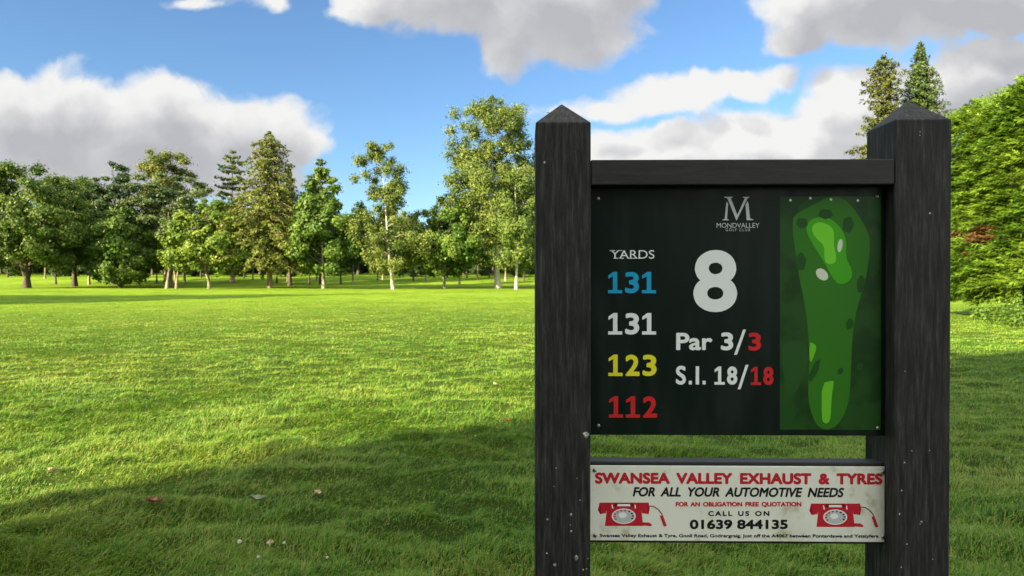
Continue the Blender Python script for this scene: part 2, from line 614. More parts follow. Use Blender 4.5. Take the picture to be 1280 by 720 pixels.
BARK = {
    "brown": bark_mat("brown_bark", (0.06, 0.045, 0.032), (0.17, 0.13, 0.09)),
    "grey": bark_mat("grey_bark", (0.12, 0.10, 0.075), (0.30, 0.26, 0.20)),
    "dark": bark_mat("dark_bark", (0.03, 0.024, 0.018), (0.09, 0.07, 0.05)),
    "birch": bark_mat("birch_bark", (0.05, 0.045, 0.04), (0.44, 0.40, 0.34), (3, 3, 4.5), 0.30, 0.42),
    "larch": bark_mat("larch_bark", (0.10, 0.065, 0.045), (0.25, 0.18, 0.12)),
}


def quads_from(P, N, lx, ly, rng):
    """rhombic leaves at P facing N."""
    n = len(P)
    N = N / np.maximum(np.linalg.norm(N, axis=1, keepdims=True), 1e-6)
    r = rng.normal(size=(n, 3))
    A = np.cross(N, r)
    A /= np.maximum(np.linalg.norm(A, axis=1, keepdims=True), 1e-6)
    B = np.cross(N, A)
    V = np.stack([P - A * lx[:, None], P + B * ly[:, None], P + A * lx[:, None], P - B * ly[:, None]], 1)
    return V.reshape(-1, 3)


def crown_mesh(name, V, tone, mat):
    q = np.arange(len(V)).reshape(-1, 4)
    return mesh_np(name, V, [q], [mat], tone)


def broadleaf(seed, H, z0, R, prof, n_cl, n_leaf, leaf, cl_size, mat, bark, trunk_r, squash=0.75, droop=0.0,
              lean=(0, 0), forks=1, shell=0.5, twist=0.3, lobe=1.0, dens=1.0):
    """a tree about its base: trunk with limbs, and a crown of leaf clumps. prof: [(t, radius share)] up the crown."""
    rng = np.random.default_rng(seed)
    rr = random.Random(seed)
    n_lim = n_cl
    n_cl = int(n_cl * 2.6)
    cl_size = cl_size * 0.76
    leaf = leaf * 0.68
    n_leaf = int(n_leaf * 3.2 * dens)
    tt, pr = np.array([a for a, _ in prof]), np.array([b for _, b in prof])
    ts = np.linspace(0, 1, 200)
    wgt = np.interp(ts, tt, pr) + 0.08
    cdf = np.cumsum(wgt ** 1.6)
    cdf /= cdf[-1]
    t = np.interp(rng.uniform(0, 1, n_cl), cdf, ts)
    an = rng.uniform(0, 2 * math.pi, n_cl) + 0.0
    lob = 1 + lobe * (0.22 * np.sin(an * 3 + seed) + 0.14 * np.sin(an * 5 + 2.1 * seed + t * 9))
    rad = np.interp(t, tt, pr) * R * (shell + (1 - shell) * rng.uniform(0, 1, n_cl) ** 0.6) * rng.uniform(0.72, 1.05, n_cl) * lob
    ax = lean[0] * t * (H - z0) / H + lean[0] * z0 / H
    ay = lean[1] * t
    C = np.stack([ax + np.cos(an) * rad, ay + np.sin(an) * rad, z0 + t * (H - z0)], 1)
    rc = cl_size * rng.uniform(0.6, 1.35, n_cl) * (0.55 + 0.45 * np.interp(t, tt, pr))
    C[:, 2] = np.minimum(C[:, 2], H - rc * squash * 0.7)
    # leaves
    cnt = rng.multinomial(n_leaf, (rc ** 1.7) / (rc ** 1.7).sum())
    idx = np.repeat(np.arange(n_cl), cnt)
    n = len(idx)
    d = rng.normal(size=(n, 3))
    d /= np.linalg.norm(d, axis=1, keepdims=True)
    r = rc[idx] * rng.uniform(0, 1, n) ** 0.5 * np.exp(rng.normal(0, 0.28, n))
    P = C[idx] + d * r[:, None] * np.array([1, 1, squash])
    if droop:
        P[:, 2] -= droop * rng.uniform(0, 1, n) ** 1.5 * rc[idx] * 2
    out = P - np.array([0, 0, z0 + 0.45 * (H - z0)])
    out /= np.maximum(np.linalg.norm(out, axis=1, keepdims=True), 1e-6)
    N = d * 0.65 + out * 0.35 + rng.normal(size=(n, 3)) * 0.45 + np.array([0, 0, 0.25])
    lx = leaf * rng.uniform(0.6, 1.25, n)
    V = quads_from(P, N, lx, lx * rng.uniform(0.5, 0.75, n), rng)
    tone = np.clip(0.45 + 0.22 * rng.normal(size=n_cl)[idx] + 0.18 * rng.normal(size=n), 0, 1)
    cm = crown_mesh("crown", V, np.repeat(tone, 4), mat)
    # trunk, limbs
    mb = MB()
    top = z0 + (H - z0) * (0.80 if forks == 1 else 0.58)
    stems = []
    for k in range(forks):
        oa = rr.uniform(0, 6.28)
        sp = 0.0 if forks == 1 else R * 0.34
        pts, rad_ = [], []
        for j in range(9):
            s = j / 8
            z = top * s
            wob = 0.035 * H * 0.3 * math.sin(s * 5 + seed + k)
            f = 0 if forks == 1 else max(0, s - 0.12)
            pts.append((lean[0] * s + wob * 0.5 + math.cos(oa) * sp * f * 1.6, lean[1] * s + wob * 0.3 + math.sin(oa) * sp * f * 1.6, z - (0.15 if j == 0 else 0)))
            rad_.append(trunk_r * (1 - 0.88 * s) * (1.45 if j == 0 else 1.0) * (1 if forks == 1 else 0.75))
        mb.tube(pts, rad_, 8, wob=0.1, rng=rr)
        stems.append(pts)
    for i in range(n_lim):
        st = stems[i % forks]
        c = C[i]
        if c[2] < z0 + 0.18 * (H - z0):
            continue
        hz = max(z0, c[2] - (math.hypot(c[0], c[1]) * rr.uniform(0.3, 0.75)))
        s = min(max(hz / top, 0.12), 0.97)
        a = Vector(st[int(s * 8)]).lerp(Vector(st[min(int(s * 8) + 1, 8)]), s * 8 - int(s * 8))
        b = Vector(c)
        m = a.lerp(b, 0.5) + Vector((rr.uniform(-1, 1), rr.uniform(-1, 1), rr.uniform(-0.2, 1))) * twist * (b - a).length * 0.25
        r0 = trunk_r * rr.uniform(0.16, 0.32) * (1 - 0.6 * s)
        mb.tube([a, a.lerp(m, 0.6), m, m.lerp(b, 0.55), b], [r0, r0 * 0.8, r0 * 0.6, r0 * 0.4, r0 * 0.15], 5, cap=False)
    return mb.mesh("trunk", [bark], True), cm


def conifer(seed, H, z0, R, prof, levels, per, leaf, mat, bark, trunk_r, droop=0.25, per_branch=26, up=0.0, lean=(0, 0), gap=0.0, asp=0.42):
    """a conifer about its base: straight trunk, whorls of drooping boughs set with flat sprays."""
    rng = np.random.default_rng(seed)
    rr = random.Random(seed)
    tt, pr = np.array([a for a, _ in prof]), np.array([b for _, b in prof])
    mb = MB()
    pts = [(lean[0] * s + 0.03 * math.sin(9 * s + seed), lean[1] * s, H * 0.985 * s - (0.15 if s == 0 else 0)) for s in np.linspace(0, 1, 9)]
    mb.tube(pts, [trunk_r * (1.35 if i == 0 else 1) * (1 - 0.94 * i / 8) for i in range(9)], 8, wob=0.08, rng=rr)
    Ps, Ns, Ls, Ts = [], [], [], []
    for lv in range(levels):
        t = (lv + rng.uniform(-0.3, 0.3)) / (levels - 1)
        t = min(max(t, 0), 1)
        z = z0 + t * (H - z0)
        r = np.interp(t, tt, pr) * R
        a0 = rng.uniform(0, 6.28)
        k = max(3, int(round(per * (0.6 + 0.5 * np.interp(t, tt, pr)))))
        for b in range(k):
            if rng.uniform() < gap:
                continue
            a = a0 + 6.283 * b / k + rng.uniform(-0.35, 0.35)
            ln = r * rng.uniform(0.55, 1.12) + 0.06
            dr = droop * rng.uniform(0.5, 1.4)
            h = np.array([math.cos(a), math.sin(a), 0])
            base = np.array([lean[0] * z / H, lean[1] * z / H, z])
            n = max(5, int(per_branch * ln / R + 4))
            s = rng.uniform(0.08, 1.0, n) ** 0.8
            sd = np.array([-h[1], h[0], 0])
            wid = 0.30 * ln * (1.05 - s) + 0.10
            P = base + h * (s * ln)[:, None] + sd * (rng.uniform(-1, 1, n) * wid)[:, None]
            P[:, 2] += up * ln * s - dr * ln * s ** 1.6 + rng.normal(0, 0.10, n) - rng.uniform(0, 0.35, n) * (0.15 + 0.2 * ln) * 0.6
            N = h * 0.5 + np.array([0, 0, 0.65]) + rng.normal(size=(n, 3)) * 0.5
            Ps.append(P)
            Ns.append(N)
            Ls.append(leaf * rng.uniform(0.6, 1.3, n))
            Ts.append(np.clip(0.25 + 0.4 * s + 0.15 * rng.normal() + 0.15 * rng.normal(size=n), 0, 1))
            e = base + h * ln * 0.9
            mid = base + h * ln * 0.5
            mb.tube([base, (mid[0], mid[1], z + up * ln * 0.5 - dr * ln * 0.3), (e[0], e[1], z + up * ln * 0.9 - dr * ln * 0.85)],
                    [0.05 + 0.05 * trunk_r, 0.03, 0.012], 4, cap=False)
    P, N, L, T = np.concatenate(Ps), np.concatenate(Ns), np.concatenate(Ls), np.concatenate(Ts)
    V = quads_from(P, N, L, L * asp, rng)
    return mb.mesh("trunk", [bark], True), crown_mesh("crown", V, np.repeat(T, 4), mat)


def plant_tree(name, label, cat, px, D, meshes, group=None, xyz=None, rotz=0.0):
    t = thing(name, label, cat, xyz if xyz else at(px, D), rotz, group)
    obj("trunk", meshes[0], t)
    obj("crown", meshes[1], t)
    return t


def copy_thing(src, loc, rotz, scale, label=None, group=None):
    r = src.copy()
    COL.objects.link(r)
    r.location = loc
    r.rotation_euler = (0, 0, rotz)
    r.scale = scale
    if label:
        r["label"] = label
    if group:
        r["group"] = group
    for ch in list(src.children):
        c = ch.copy()
        COL.objects.link(c)
        c.parent = r
    return r


ROUND = [(0, 0.45), (0.15, 0.82), (0.4, 1.0), (0.65, 0.92), (0.85, 0.62), (1, 0.22)]
DOME = [(0, 0.75), (0.2, 1.0), (0.5, 0.95), (0.75, 0.75), (0.92, 0.45), (1, 0.15)]
EGG = [(0, 0.5), (0.2, 0.95), (0.4, 1.0), (0.6, 0.82), (0.8, 0.5), (1, 0.12)]
CONE = [(0, 0.85), (0.12, 1.0), (0.4, 0.74), (0.7, 0.4), (0.9, 0.16), (1, 0.03)]


def hh(py, D, px):
    """height above its own ground of a thing whose top stands in photo row py."""
    return height_at(py, D) - at(px, D)[2]


def build_front_trees():
    S = 1 / F_PX
    # far left, big oak
    D = 80
    plant_tree("oak_tree", "large dark green oak at the far left with a thick forked trunk", "tree", 34, D,
               broadleaf(3, hh(206, D, 34), 2.3, 76 * S * D, [(0, 0.8), (0.2, 1.0), (0.5, 1.0), (0.75, 0.85), (0.92, 0.62), (1, 0.35)], 60, 20000, 0.26, 1.5, LEAF["oak"], BARK["dark"], 0.46, forks=3, twist=0.8))
    plant_tree("broadleaf_tree", "dark slender broadleaf tree just right of the large oak", "tree", 94, 90,
               broadleaf(4, hh(216, 90, 94), 2.0, 36 * S * 90, DOME, 30, 10000, 0.26, 1.3, LEAF["oak"], BARK["dark"], 0.32))
    plant_tree("pine_tree", "broad dark green pine with a pointed top behind the oak", "tree", 143, 98,
               broadleaf(5, hh(203, 98, 143), 2.5, 46 * S * 98, [(0, 0.9), (0.3, 1.0), (0.6, 0.85), (0.8, 0.62), (0.93, 0.38), (1, 0.15)], 46, 14000, 0.26, 1.5, LEAF["dark"], BARK["dark"], 0.40, squash=0.5))
    plant_tree("sycamore_tree", "low leafy sycamore with crown almost down to the grass", "tree", 150, 82,
               broadleaf(6, hh(262, 82, 150), 0.9, 39 * S * 82, DOME, 36, 9000, 0.30, 1.05, LEAF["sycamore"], BARK["dark"], 0.26))
    plant_tree("larch_tree", "round topped yellow green tree rising above the grey green pines", "tree", 207, 100,
               broadleaf(7, hh(191, 100, 207), 7.0, 32 * S * 100, [(0, 1), (0.3, 1.0), (0.7, 0.95), (0.9, 0.85), (1, 0.55)], 34, 13000, 0.22, 1.35, LEAF["larch"], BARK["larch"], 0.35))
    plant_tree("pine_tree", "wide grey green pine with layered boughs behind the leaning pale trunk", "tree", 212, 88,
               broadleaf(8, hh(216, 88, 212), 3.4, 58 * S * 88, [(0, 0.6), (0.3, 0.95), (0.6, 1), (0.85, 0.75), (1, 0.25)], 50, 17000, 0.23, 1.35, LEAF["pine"], BARK["larch"], 0.30, squash=0.42))
    # bare leaning trunk and its thin crown
    plant_tree("birch_tree", "thin tree with pale leaning trunk between the sycamore and the light green maple", "tree", 208, 80,
               broadleaf(9, hh(262, 80, 208), 5.0, 17 * S * 80, EGG, 12, 2200, 0.2, 0.8, LEAF["pine"], BARK["grey"], 0.17, lean=(1.5, 0)))
    plant_tree("maple_tree", "bright light green maple left of the tall larch", "tree", 262, 78,
               broadleaf(10, hh(246, 78, 262), 1.9, 47 * S * 78, [(0, 0.55), (0.2, 0.95), (0.5, 1.0), (0.75, 0.75), (1, 0.25)], 46, 10000, 0.27, 0.98, LEAF["maple"], BARK["grey"], 0.20, forks=2))
    plant_tree("ash_tree", "small forked tree with greyish trunk under the light green maple", "tree", 221, 79,
               broadleaf(29, hh(300, 79, 221), 2.6, 15 * S * 79, ROUND, 9, 1500, 0.22, 0.7, LEAF["maple"], BARK["grey"], 0.2, forks=2))
    plant_tree("pine_tree", "grey green pine with open spiky top left of the larch", "tree", 291, 104,
               conifer(11, hh(190, 104, 291), 5.0, 36 * S * 104, [(0, 1.0), (0.4, 0.9), (0.7, 0.6), (0.9, 0.5), (1, 0.12)], 20, 7, 0.26, LEAF["pine"], BARK["larch"], 0.3, droop=-0.1, per_branch=90, gap=0.15))
    plant_tree("larch_tree", "tall brownish green larch, highest tree of the left half", "tree", 337, 80,
               conifer(12, hh(166, 80, 337), 2.9, 74 * S * 80, [(0, 0.85), (0.15, 1.0), (0.35, 0.88), (0.55, 0.62), (0.68, 0.40), (0.8, 0.40), (0.9, 0.34), (0.97, 0.16), (1, 0.03)], 46, 9, 0.20, LEAF["larch"], BARK["larch"], 0.30, droop=0.24, per_branch=110, gap=0.08))
    plant_tree("spruce_tree", "darker spruce half hidden on the right of the tall larch", "tree", 362, 92,
               conifer(13, hh(208, 92, 362), 2.6, 34 * S * 92, CONE, 34, 9, 0.22, LEAF["larch"], BARK["dark"], 0.26, droop=0.2, per_branch=70, gap=0.1))
    plant_tree("pine_tree", "grey green pine peeping over the deep green maple", "tree", 401, 100,
               conifer(14, hh(200, 100, 401), 5.0, 34 * S * 100, [(0, 1.0), (0.5, 0.8), (0.75, 0.62), (0.9, 0.45), (1, 0.1)], 20, 7, 0.26, LEAF["pine"], BARK["dark"], 0.28, droop=-0.12, per_branch=90, gap=0.15))
    plant_tree("maple_tree", "deep green maple with dense pointed crown between larch and leaning birch", "tree", 404, 78,
               broadleaf(15, hh(212, 78, 404), 1.9, 42 * S * 78, [(0, 0.6), (0.15, 0.95), (0.4, 1.0), (0.65, 0.75), (0.85, 0.45), (1, 0.15)], 52, 13000, 0.28, 0.98, LEAF["sycamore"], BARK["grey"], 0.20))
    plant_tree("birch_tree", "thin birch with white leaning trunk and two-storey airy crown", "tree", 492, 77,
               broadleaf(16, hh(178, 77, 492), 2.3, 46 * S * 77, [(0, 0.8), (0.2, 1.0), (0.4, 0.8), (0.52, 0.42), (0.65, 0.75), (0.8, 0.70), (1, 0.28)], 54, 12500, 0.18, 1.1, LEAF["birch"], BARK["birch"], 0.17, squash=0.8, droop=0.35, lean=(-1.4, 0), shell=0.3))
    plant_tree("young_lime_tree", "green leafy tree with two thin pale stems right of the leaning birch", "tree", 556, 80,
               broadleaf(17, hh(243, 80, 556), 1.9, 50 * S * 80, EGG, 44, 11000, 0.26, 1.05, LEAF["sycamore"], BARK["grey"], 0.17, forks=2))
    plant_tree("birch_tree", "tallest birch beside the left post with feathery high crown", "tree", 623, 82,
               broadleaf(18, hh(127, 82, 623), 5.5, 78 * S * 82, [(0, 0.75), (0.25, 1.0), (0.45, 0.95), (0.57, 0.74), (0.72, 0.80), (0.9, 0.70), (1, 0.45)], 110, 26000, 0.20, 1.35, LEAF["birch"], BARK["birch"], 0.30, droop=0.35, lean=(-1.0, 0), shell=0.15, lobe=0.7))
    plant_tree("birch_tree", "pale green drooping birch with slim white trunk next to the left post", "tree", 645, 76,
               broadleaf(19, hh(198, 76, 645), 2.7, 36 * S * 76, [(0, 0.7), (0.3, 1.0), (0.6, 0.8), (1, 0.2)], 34, 9000, 0.20, 1.05, LEAF["lightbirch"], BARK["birch"], 0.15, droop=0.45))
    plant_tree("birch_tree", "tall birch partly hidden behind the left post", "tree", 690, 84,
               broadleaf(20, hh(140, 84, 690), 4.5, 42 * S * 84, EGG, 44, 11000, 0.21, 1.3, LEAF["birch"], BARK["birch"], 0.26, droop=0.3, shell=0.35))
    # right, beyond the hedge
    plant_tree("larch_tree", "sparse yellowish conifer rising left of the right post top", "tree", 1104, 56,
               conifer(21, hh(72, 56, 1104), 3.0, 60 * S * 56, [(0, 1.0), (0.3, 0.95), (0.55, 0.62), (0.7, 0.42), (0.85, 0.40), (0.95, 0.28), (1, 0.06)], 50, 8, 0.14, LEAF["thin"], BARK["grey"], 0.20, droop=0.05, per_branch=140, up=0.15, gap=0.10))
    plant_tree("cypress_tree", "dense dark green pointed conifer between right post and hedge", "tree", 1149, 58,
               conifer(22, hh(55, 58, 1149), 1.5, 44 * S * 58, [(0, 1.0), (0.4, 0.95), (0.6, 0.82), (0.75, 0.6), (0.88, 0.36), (0.96, 0.14), (1, 0.03)], 70, 10, 0.14, LEAF["fir"], BARK["brown"], 0.22, droop=0.1, per_branch=80, up=0.2))


def build_far_wood():
    rng = random.Random(5)
    protos = []
    for i, (m, H, z0, R, pf, n) in enumerate((("far", 13.0, 1.6, 4.2, DOME, 5200), ("far", 15.0, 2.2, 3.6, EGG, 5200), ("far", 11.5, 1.2, 3.9, ROUND, 5200), ("dark", 15.5, 1.8, 3.2, CONE, 4600), ("far", 7.5, 0.1, 3.6, DOME, 4200))):
        protos.append(broadleaf(100 + i, H, z0, R, pf, 30, n, 0.34, 1.5, LEAF[m], BARK["dark"], 0.26))
    first = [None] * 5
    lab = ["dark round crowned tree of the wood far behind the front row", "dark tall egg shaped tree of the far wood behind the front row",
           "dark bushy low crowned tree of the far wood behind the front row", "dark pointed evergreen tree of the far wood behind the front row",
           "dark thicket bush with foliage down to the grass under the far wood"]
    for row, (D, step) in enumerate(((127, 8.5), (138, 5.2), (150, 5.6), (166, 6.2), (176, 4.6), (184, 5.0))):
        x = -0.86 * D
        while x < 0.52 * D:
            y = D + rng.uniform(-4, 4)
            xx = x + rng.uniform(-1.5, 1.5)
            k = 4 if row > 3 or row == 0 else rng.choice((0, 0, 1, 1, 2, 2, 3))
            s = rng.uniform(0.8, 1.15) * (0.5 if row == 0 else 1.0)
            loc = (xx, y, gz(xx, y))
            rz = rng.uniform(0, 6.28)
            sc_ = (s * rng.uniform(0.9, 1.15), s * rng.uniform(0.9, 1.15), s)
            if first[k] is None:
                first[k] = plant_tree("woodland_tree", lab[k], "tree", 0, 0, protos[k], "trees of the far wood, " + ("round", "egg shaped", "bushy", "pointed", "thicket")[k], loc, rz)
                first[k].scale = sc_
            else:
                copy_thing(first[k], loc, rz, sc_)
            x += step
    # young trees standing loose on the rise between the front row and the wood
    y1 = broadleaf(120, 7.2, 2.3, 2.0, ROUND, 20, 2600, 0.26, 0.95, LEAF["farlight"], BARK["dark"], 0.13)
    y2 = broadleaf(121, 8.0, 2.6, 1.9, EGG, 20, 2600, 0.26, 0.95, LEAF["far"], BARK["grey"], 0.14)
    f = [None, None]
    lab = ["young light green tree on a thin stem on the rise behind the front row", "young dark green tree on a thin stem on the rise behind the front row"]
    cols = [8, 58, 72, 112, 132, 176, 196, 232, 250, 290, 306, 318, 348, 358, 386, 394, 428, 440, 470, 478, 516, 532, 546, 576, 586, 600, 612, 634, 654, 700, 760, 830, 900]
    for i, px in enumerate(cols):
        D = rng.uniform(98, 122)
        k = i % 2
        loc = at(px + rng.uniform(-3, 3), D)
        s = rng.uniform(0.85, 1.25)
        rz = rng.uniform(0, 6.28)
        if f[k] is None:
            f[k] = plant_tree("young_tree", lab[k], "tree", 0, 0, (y1, y2)[k], "young trees on the rise, " + ("light", "dark")[k], loc, rz)
        else:
            copy_thing(f[k], loc, rz, (s, s, s))


def build_shade_trees():
    """the trees beside and behind the photographer whose long shadows lie on the lawn."""
    a = SUN_H
    per = Vector((a.y, -a.x, 0))
    edge = Vector((0.0, 5.21, 0))
    big = broadleaf(201, 13.2, 0.6, 5.2, [(0, 0.95), (0.1, 1.0), (0.6, 1.0), (0.85, 0.9), (1, 0.6)], 130, 34000, 0.30, 1.35, LEAF["oak"], BARK["brown"], 0.4, shell=0.45, lobe=0.15)
    for i, (along, off, s) in enumerate(((-17, 5.85, 1.0), (-14.5, 14.5, 0.95), (-27, 6.2, 1.15))):
        p = edge + a * along + per * off
        loc = (p.x, p.y, gz(p.x, p.y))
        if i == 0:
            t = plant_tree("dense_tree", "broad dense tree behind the photographer shading the sign, nearer the sunlit lawn", "tree", 0, 0, big, None, loc, 0.4)
        else:
            copy_thing(t, loc, 2.0, (s, s, s), ("second broad dense tree behind the photographer, farther from the sunlit lawn", "third and tallest dense tree, farthest behind the photographer")[i - 1])
    row = broadleaf(202, 13.5, 1.4, 4.8, DOME, 40, 9000, 0.30, 1.6, LEAF["oak"], BARK["brown"], 0.35)
    L = 13.5 / math.tan(SUN_EL)
    src = None
    for i, (tx, ty) in enumerate(((-11, 52), (-19, 53), (-26, 52), (-34, 51), (-42, 52), (-50, 50))):
        x, y = tx - a.x * L, ty - a.y * L
        loc = (x, y, gz(x, y))
        if src is None:
            src = plant_tree("roadside_tree", "round tree in the row left outside the picture shading the middle lawn", "tree", 0, 0, row, "trees left of the picture", loc, 0.3)
        else:
            copy_thing(src, loc, i * 1.3, (1, 1, 0.94 + 0.04 * (i % 3)))


build_front_trees()
build_far_wood()
build_shade_trees()


# ------------------------------------------------------------------ clipped evergreen hedge on the right
def build_hedge():
    rng = np.random.default_rng(77)
    X0, X1, Y0, Y1, H = 13.75, 18.2, 9.0, 23.2, 6.75
    t = thing("evergreen_hedge", "tall bright green evergreen hedge at the right edge of the lawn", "hedge", (15.9, 16.0, gz(15.9, 16.0)))
    ox, oy = 15.9, 16.0

    def surf(n):
        """points and normals over the left face, far end, near end and top, with rounded corners and a tucked-in foot."""
        per = np.array([(Y1 - Y0) * H * 1.5, (X1 - X0) * H * 0.9, (X1 - X0) * H * 0.4, (X1 - X0) * (Y1 - Y0) * 0.8, (Y1 - Y0) * H * 0.25])
        side = rng.choice(5, n, p=per / per.sum())
        P = np.stack([rng.uniform(X0, X1, n), rng.uniform(Y0, Y1, n), rng.uniform(0.05, H, n)], 1)
        P[side == 0, 0] = X0
        P[side == 1, 1] = Y1
        P[side == 2, 1] = Y0
        P[side == 3, 2] = H
        P[side == 4, 0] = X1
        # rounding: pull to a rounded box
        c = np.array([(X0 + X1) / 2, (Y0 + Y1) / 2, H / 2])
        hs = np.array([(X1 - X0) / 2, (Y1 - Y0) / 2, H / 2])
        rad = 1.3
        q = P - c
        core = np.clip(q, -(hs - rad), hs - rad)
        d = q - core
        ln = np.maximum(np.linalg.norm(d, axis=1, keepdims=True), 1e-6)
        N = d / ln
        P = c + core + N * rad
        N[:, 2] *= 0.8
        return P, N

    def bulge(P, N):
        w = 0.13 * np.sin(P[:, 1] * 1.9 + 0.7 * P[:, 2]) + 0.11 * np.sin(P[:, 2] * 2.3 - P[:, 1] * 0.8 + 1.0) + 0.08 * np.sin(P[:, 1] * 4.3 + P[:, 2] * 3.7)
        tier = 0.12 * np.sin(6.283 * P[:, 2] / 0.46 + 1.5 * np.sin(P[:, 1] * 1.3) + 0.9 * np.sin(P[:, 1] * 3.1 + P[:, 2])) * np.clip(1 - np.abs(N[:, 2]) * 1.3, 0, 1)
        foot = np.clip((1.0 - P[:, 2]) / 1.0, 0, 1) * 0.55
        # the top steps down a little towards the far end
        P = P + N * (w + tier - foot)[:, None]
        P[:, 2] -= 0.16 * (P[:, 1] - 17.5) / 6 * np.clip(P[:, 2] / H, 0, 1)
        P[:, 2] = np.maximum(P[:, 2], 0.02)
        return P

    # dark twiggy inside
    nu, nv = 60, 40
    mb_v = []
    a = np.linspace(0, 2 * math.pi, nu, endpoint=False)
    b = np.linspace(-math.pi / 2, math.pi / 2, nv)
    A, B = np.meshgrid(a, b)

    def sp(v, e):
        return np.sign(v) * np.abs(v) ** e
    ex = 0.35
    gx = sp(np.cos(B), ex) * sp(np.cos(A), ex)
    gy = sp(np.cos(B), ex) * sp(np.sin(A), ex)
    gz_ = sp(np.sin(B), ex)
    q = np.stack([gx.ravel() * ((X1 - X0) / 2 - 0.38), gy.ravel() * ((Y1 - Y0) / 2 - 0.40), gz_.ravel() * (H / 2 - 0.40) + H / 2], 1)
    q[:, 0] += (X0 + X1) / 2 - ox
    q[:, 1] += (Y0 + Y1) / 2 - oy
    i = np.arange((nv - 1) * nu)
    r, c = i // nu, i % nu
    f = np.stack([r * nu + c, r * nu + (c + 1) % nu, (r + 1) * nu + (c + 1) % nu, (r + 1) * nu + c], 1)
    core_m = bark_mat("hedge_inside", (0.010, 0.018, 0.005), (0.030, 0.030, 0.012), (5, 5, 5))
    obj("inner_twigs", mesh_np("inner_twigs", q, [f], [core_m], smooth=True), t)

    n = 62000
    P, N = surf(n)
    P = bulge(P, N)
    depth = rng.uniform(0, 1, n) ** 2 * 0.38
    P = P - N * depth[:, None]
    # each spray: a flat fan of scale leaves pointing out, to the near side and a little up
    up = np.array([0, 0, 1.0])
    sweep = np.array([0, 0.50, 0.0])
    Dv = N * 0.75 + sweep + up * 0.12 + rng.normal(size=(n, 3)) * 0.22
    Dv /= np.linalg.norm(Dv, axis=1, keepdims=True)
    nrm = up * 1.0 + N * 0.35 + rng.normal(size=(n, 3)) * 0.22
    Sv = np.cross(Dv, nrm)
    Sv /= np.linalg.norm(Sv, axis=1, keepdims=True)
    Uv = np.cross(Sv, Dv)
    L = rng.uniform(0.18, 0.40, n)
    deadc = [((13.6, 20.9, 2.55), 0.24), ((13.6, 19.6, 2.50), 0.40), ((13.6, 20.0, 1.95), 0.14)]
    dead = np.zeros(n, bool)
    for c_, r_ in deadc:
        dd = P - np.array(c_)
        dead |= (np.hypot(dd[:, 1] * 0.8, dd[:, 2] * 1.3) < r_ * rng.uniform(0.6, 1.2, n)) & (P[:, 0] < 14.6)
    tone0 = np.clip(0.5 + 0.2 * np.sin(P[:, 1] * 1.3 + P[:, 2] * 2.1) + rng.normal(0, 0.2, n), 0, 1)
    Vs, T, MI = [], [], []
    fr = [(0.0, 0.0), (0.16, 0.5), (0.16, -0.5), (0.38, 0.62), (0.38, -0.62), (0.60, 0.42), (0.60, -0.42), (0.62, 0.0), (0.3, 0.0)]
    for s0, sd in fr:
        o = P + Dv * (L * s0)[:, None]
        dirv = Dv * 1.0 + Sv * (sd * 1.25)
        dirv /= np.linalg.norm(dirv, axis=1, keepdims=True)
        ln = L * rng.uniform(0.30, 0.48, n)
        pw = np.cross(dirv, Uv)
        w = ln * 0.12
        sag = -up * (ln * 0.10)[:, None]
        tip = o + dirv * ln[:, None] + sag + Uv * (rng.normal(0, 0.03, n))[:, None]
        mid = o + dirv * (ln * 0.5)[:, None]
        Vs.append(np.stack([o, mid + pw * w[:, None], tip, mid - pw * w[:, None]], 1))
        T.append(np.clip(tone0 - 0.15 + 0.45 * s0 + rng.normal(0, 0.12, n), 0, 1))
        MI.append(dead.astype(int))
    V = np.concatenate(Vs).reshape(-1, 3) - np.array([ox, oy, 0])
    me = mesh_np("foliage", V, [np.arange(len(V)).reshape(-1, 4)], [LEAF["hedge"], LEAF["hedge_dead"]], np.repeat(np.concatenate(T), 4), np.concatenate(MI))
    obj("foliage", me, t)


def weed_mesh(seed, H, R, n_st, leaf):
    rng = np.random.default_rng(seed)
    rr = random.Random(seed)
    mb = MB()
    P, N, Lx = [], [], []
    for k in range(n_st):
        a, r = rng.uniform(0, 6.28), R * rng.uniform(0, 1) ** 0.6
        h = H * rng.uniform(0.45, 1.0)
        b = Vector((math.cos(a) * r, math.sin(a) * r, 0))
        tp = b + Vector((rng.normal(0, 0.15), rng.normal(0, 0.15), h))
        mb.tube([b, b.lerp(tp, 0.5) + Vector((0.02, 0, 0)), tp], [0.006, 0.005, 0.002], 4, cap=False)
        for j in range(16):
            s = rng.uniform(0.15, 1.0)
            p = b.lerp(tp, s)
            an = rng.uniform(0, 6.28)
            P.append((p.x + math.cos(an) * leaf * 1.2, p.y + math.sin(an) * leaf * 1.2, p.z + rng.normal(0, 0.02)))
            N.append((math.cos(an) * 0.5, math.sin(an) * 0.5, 0.8))
            Lx.append(leaf * rng.uniform(0.5, 1.3))
    P, N, Lx = np.array(P), np.array(N) + rng.normal(size=(len(N), 3)) * 0.3, np.array(Lx)
    V = quads_from(P, N, Lx, Lx * 0.6, rng)
    tone = np.repeat(np.clip(rng.normal(0.5, 0.25, len(P)), 0, 1), 4)
    return mb.mesh("stems", [LEAF["weed"]]), crown_mesh("leaves", V, tone, LEAF["weed"])


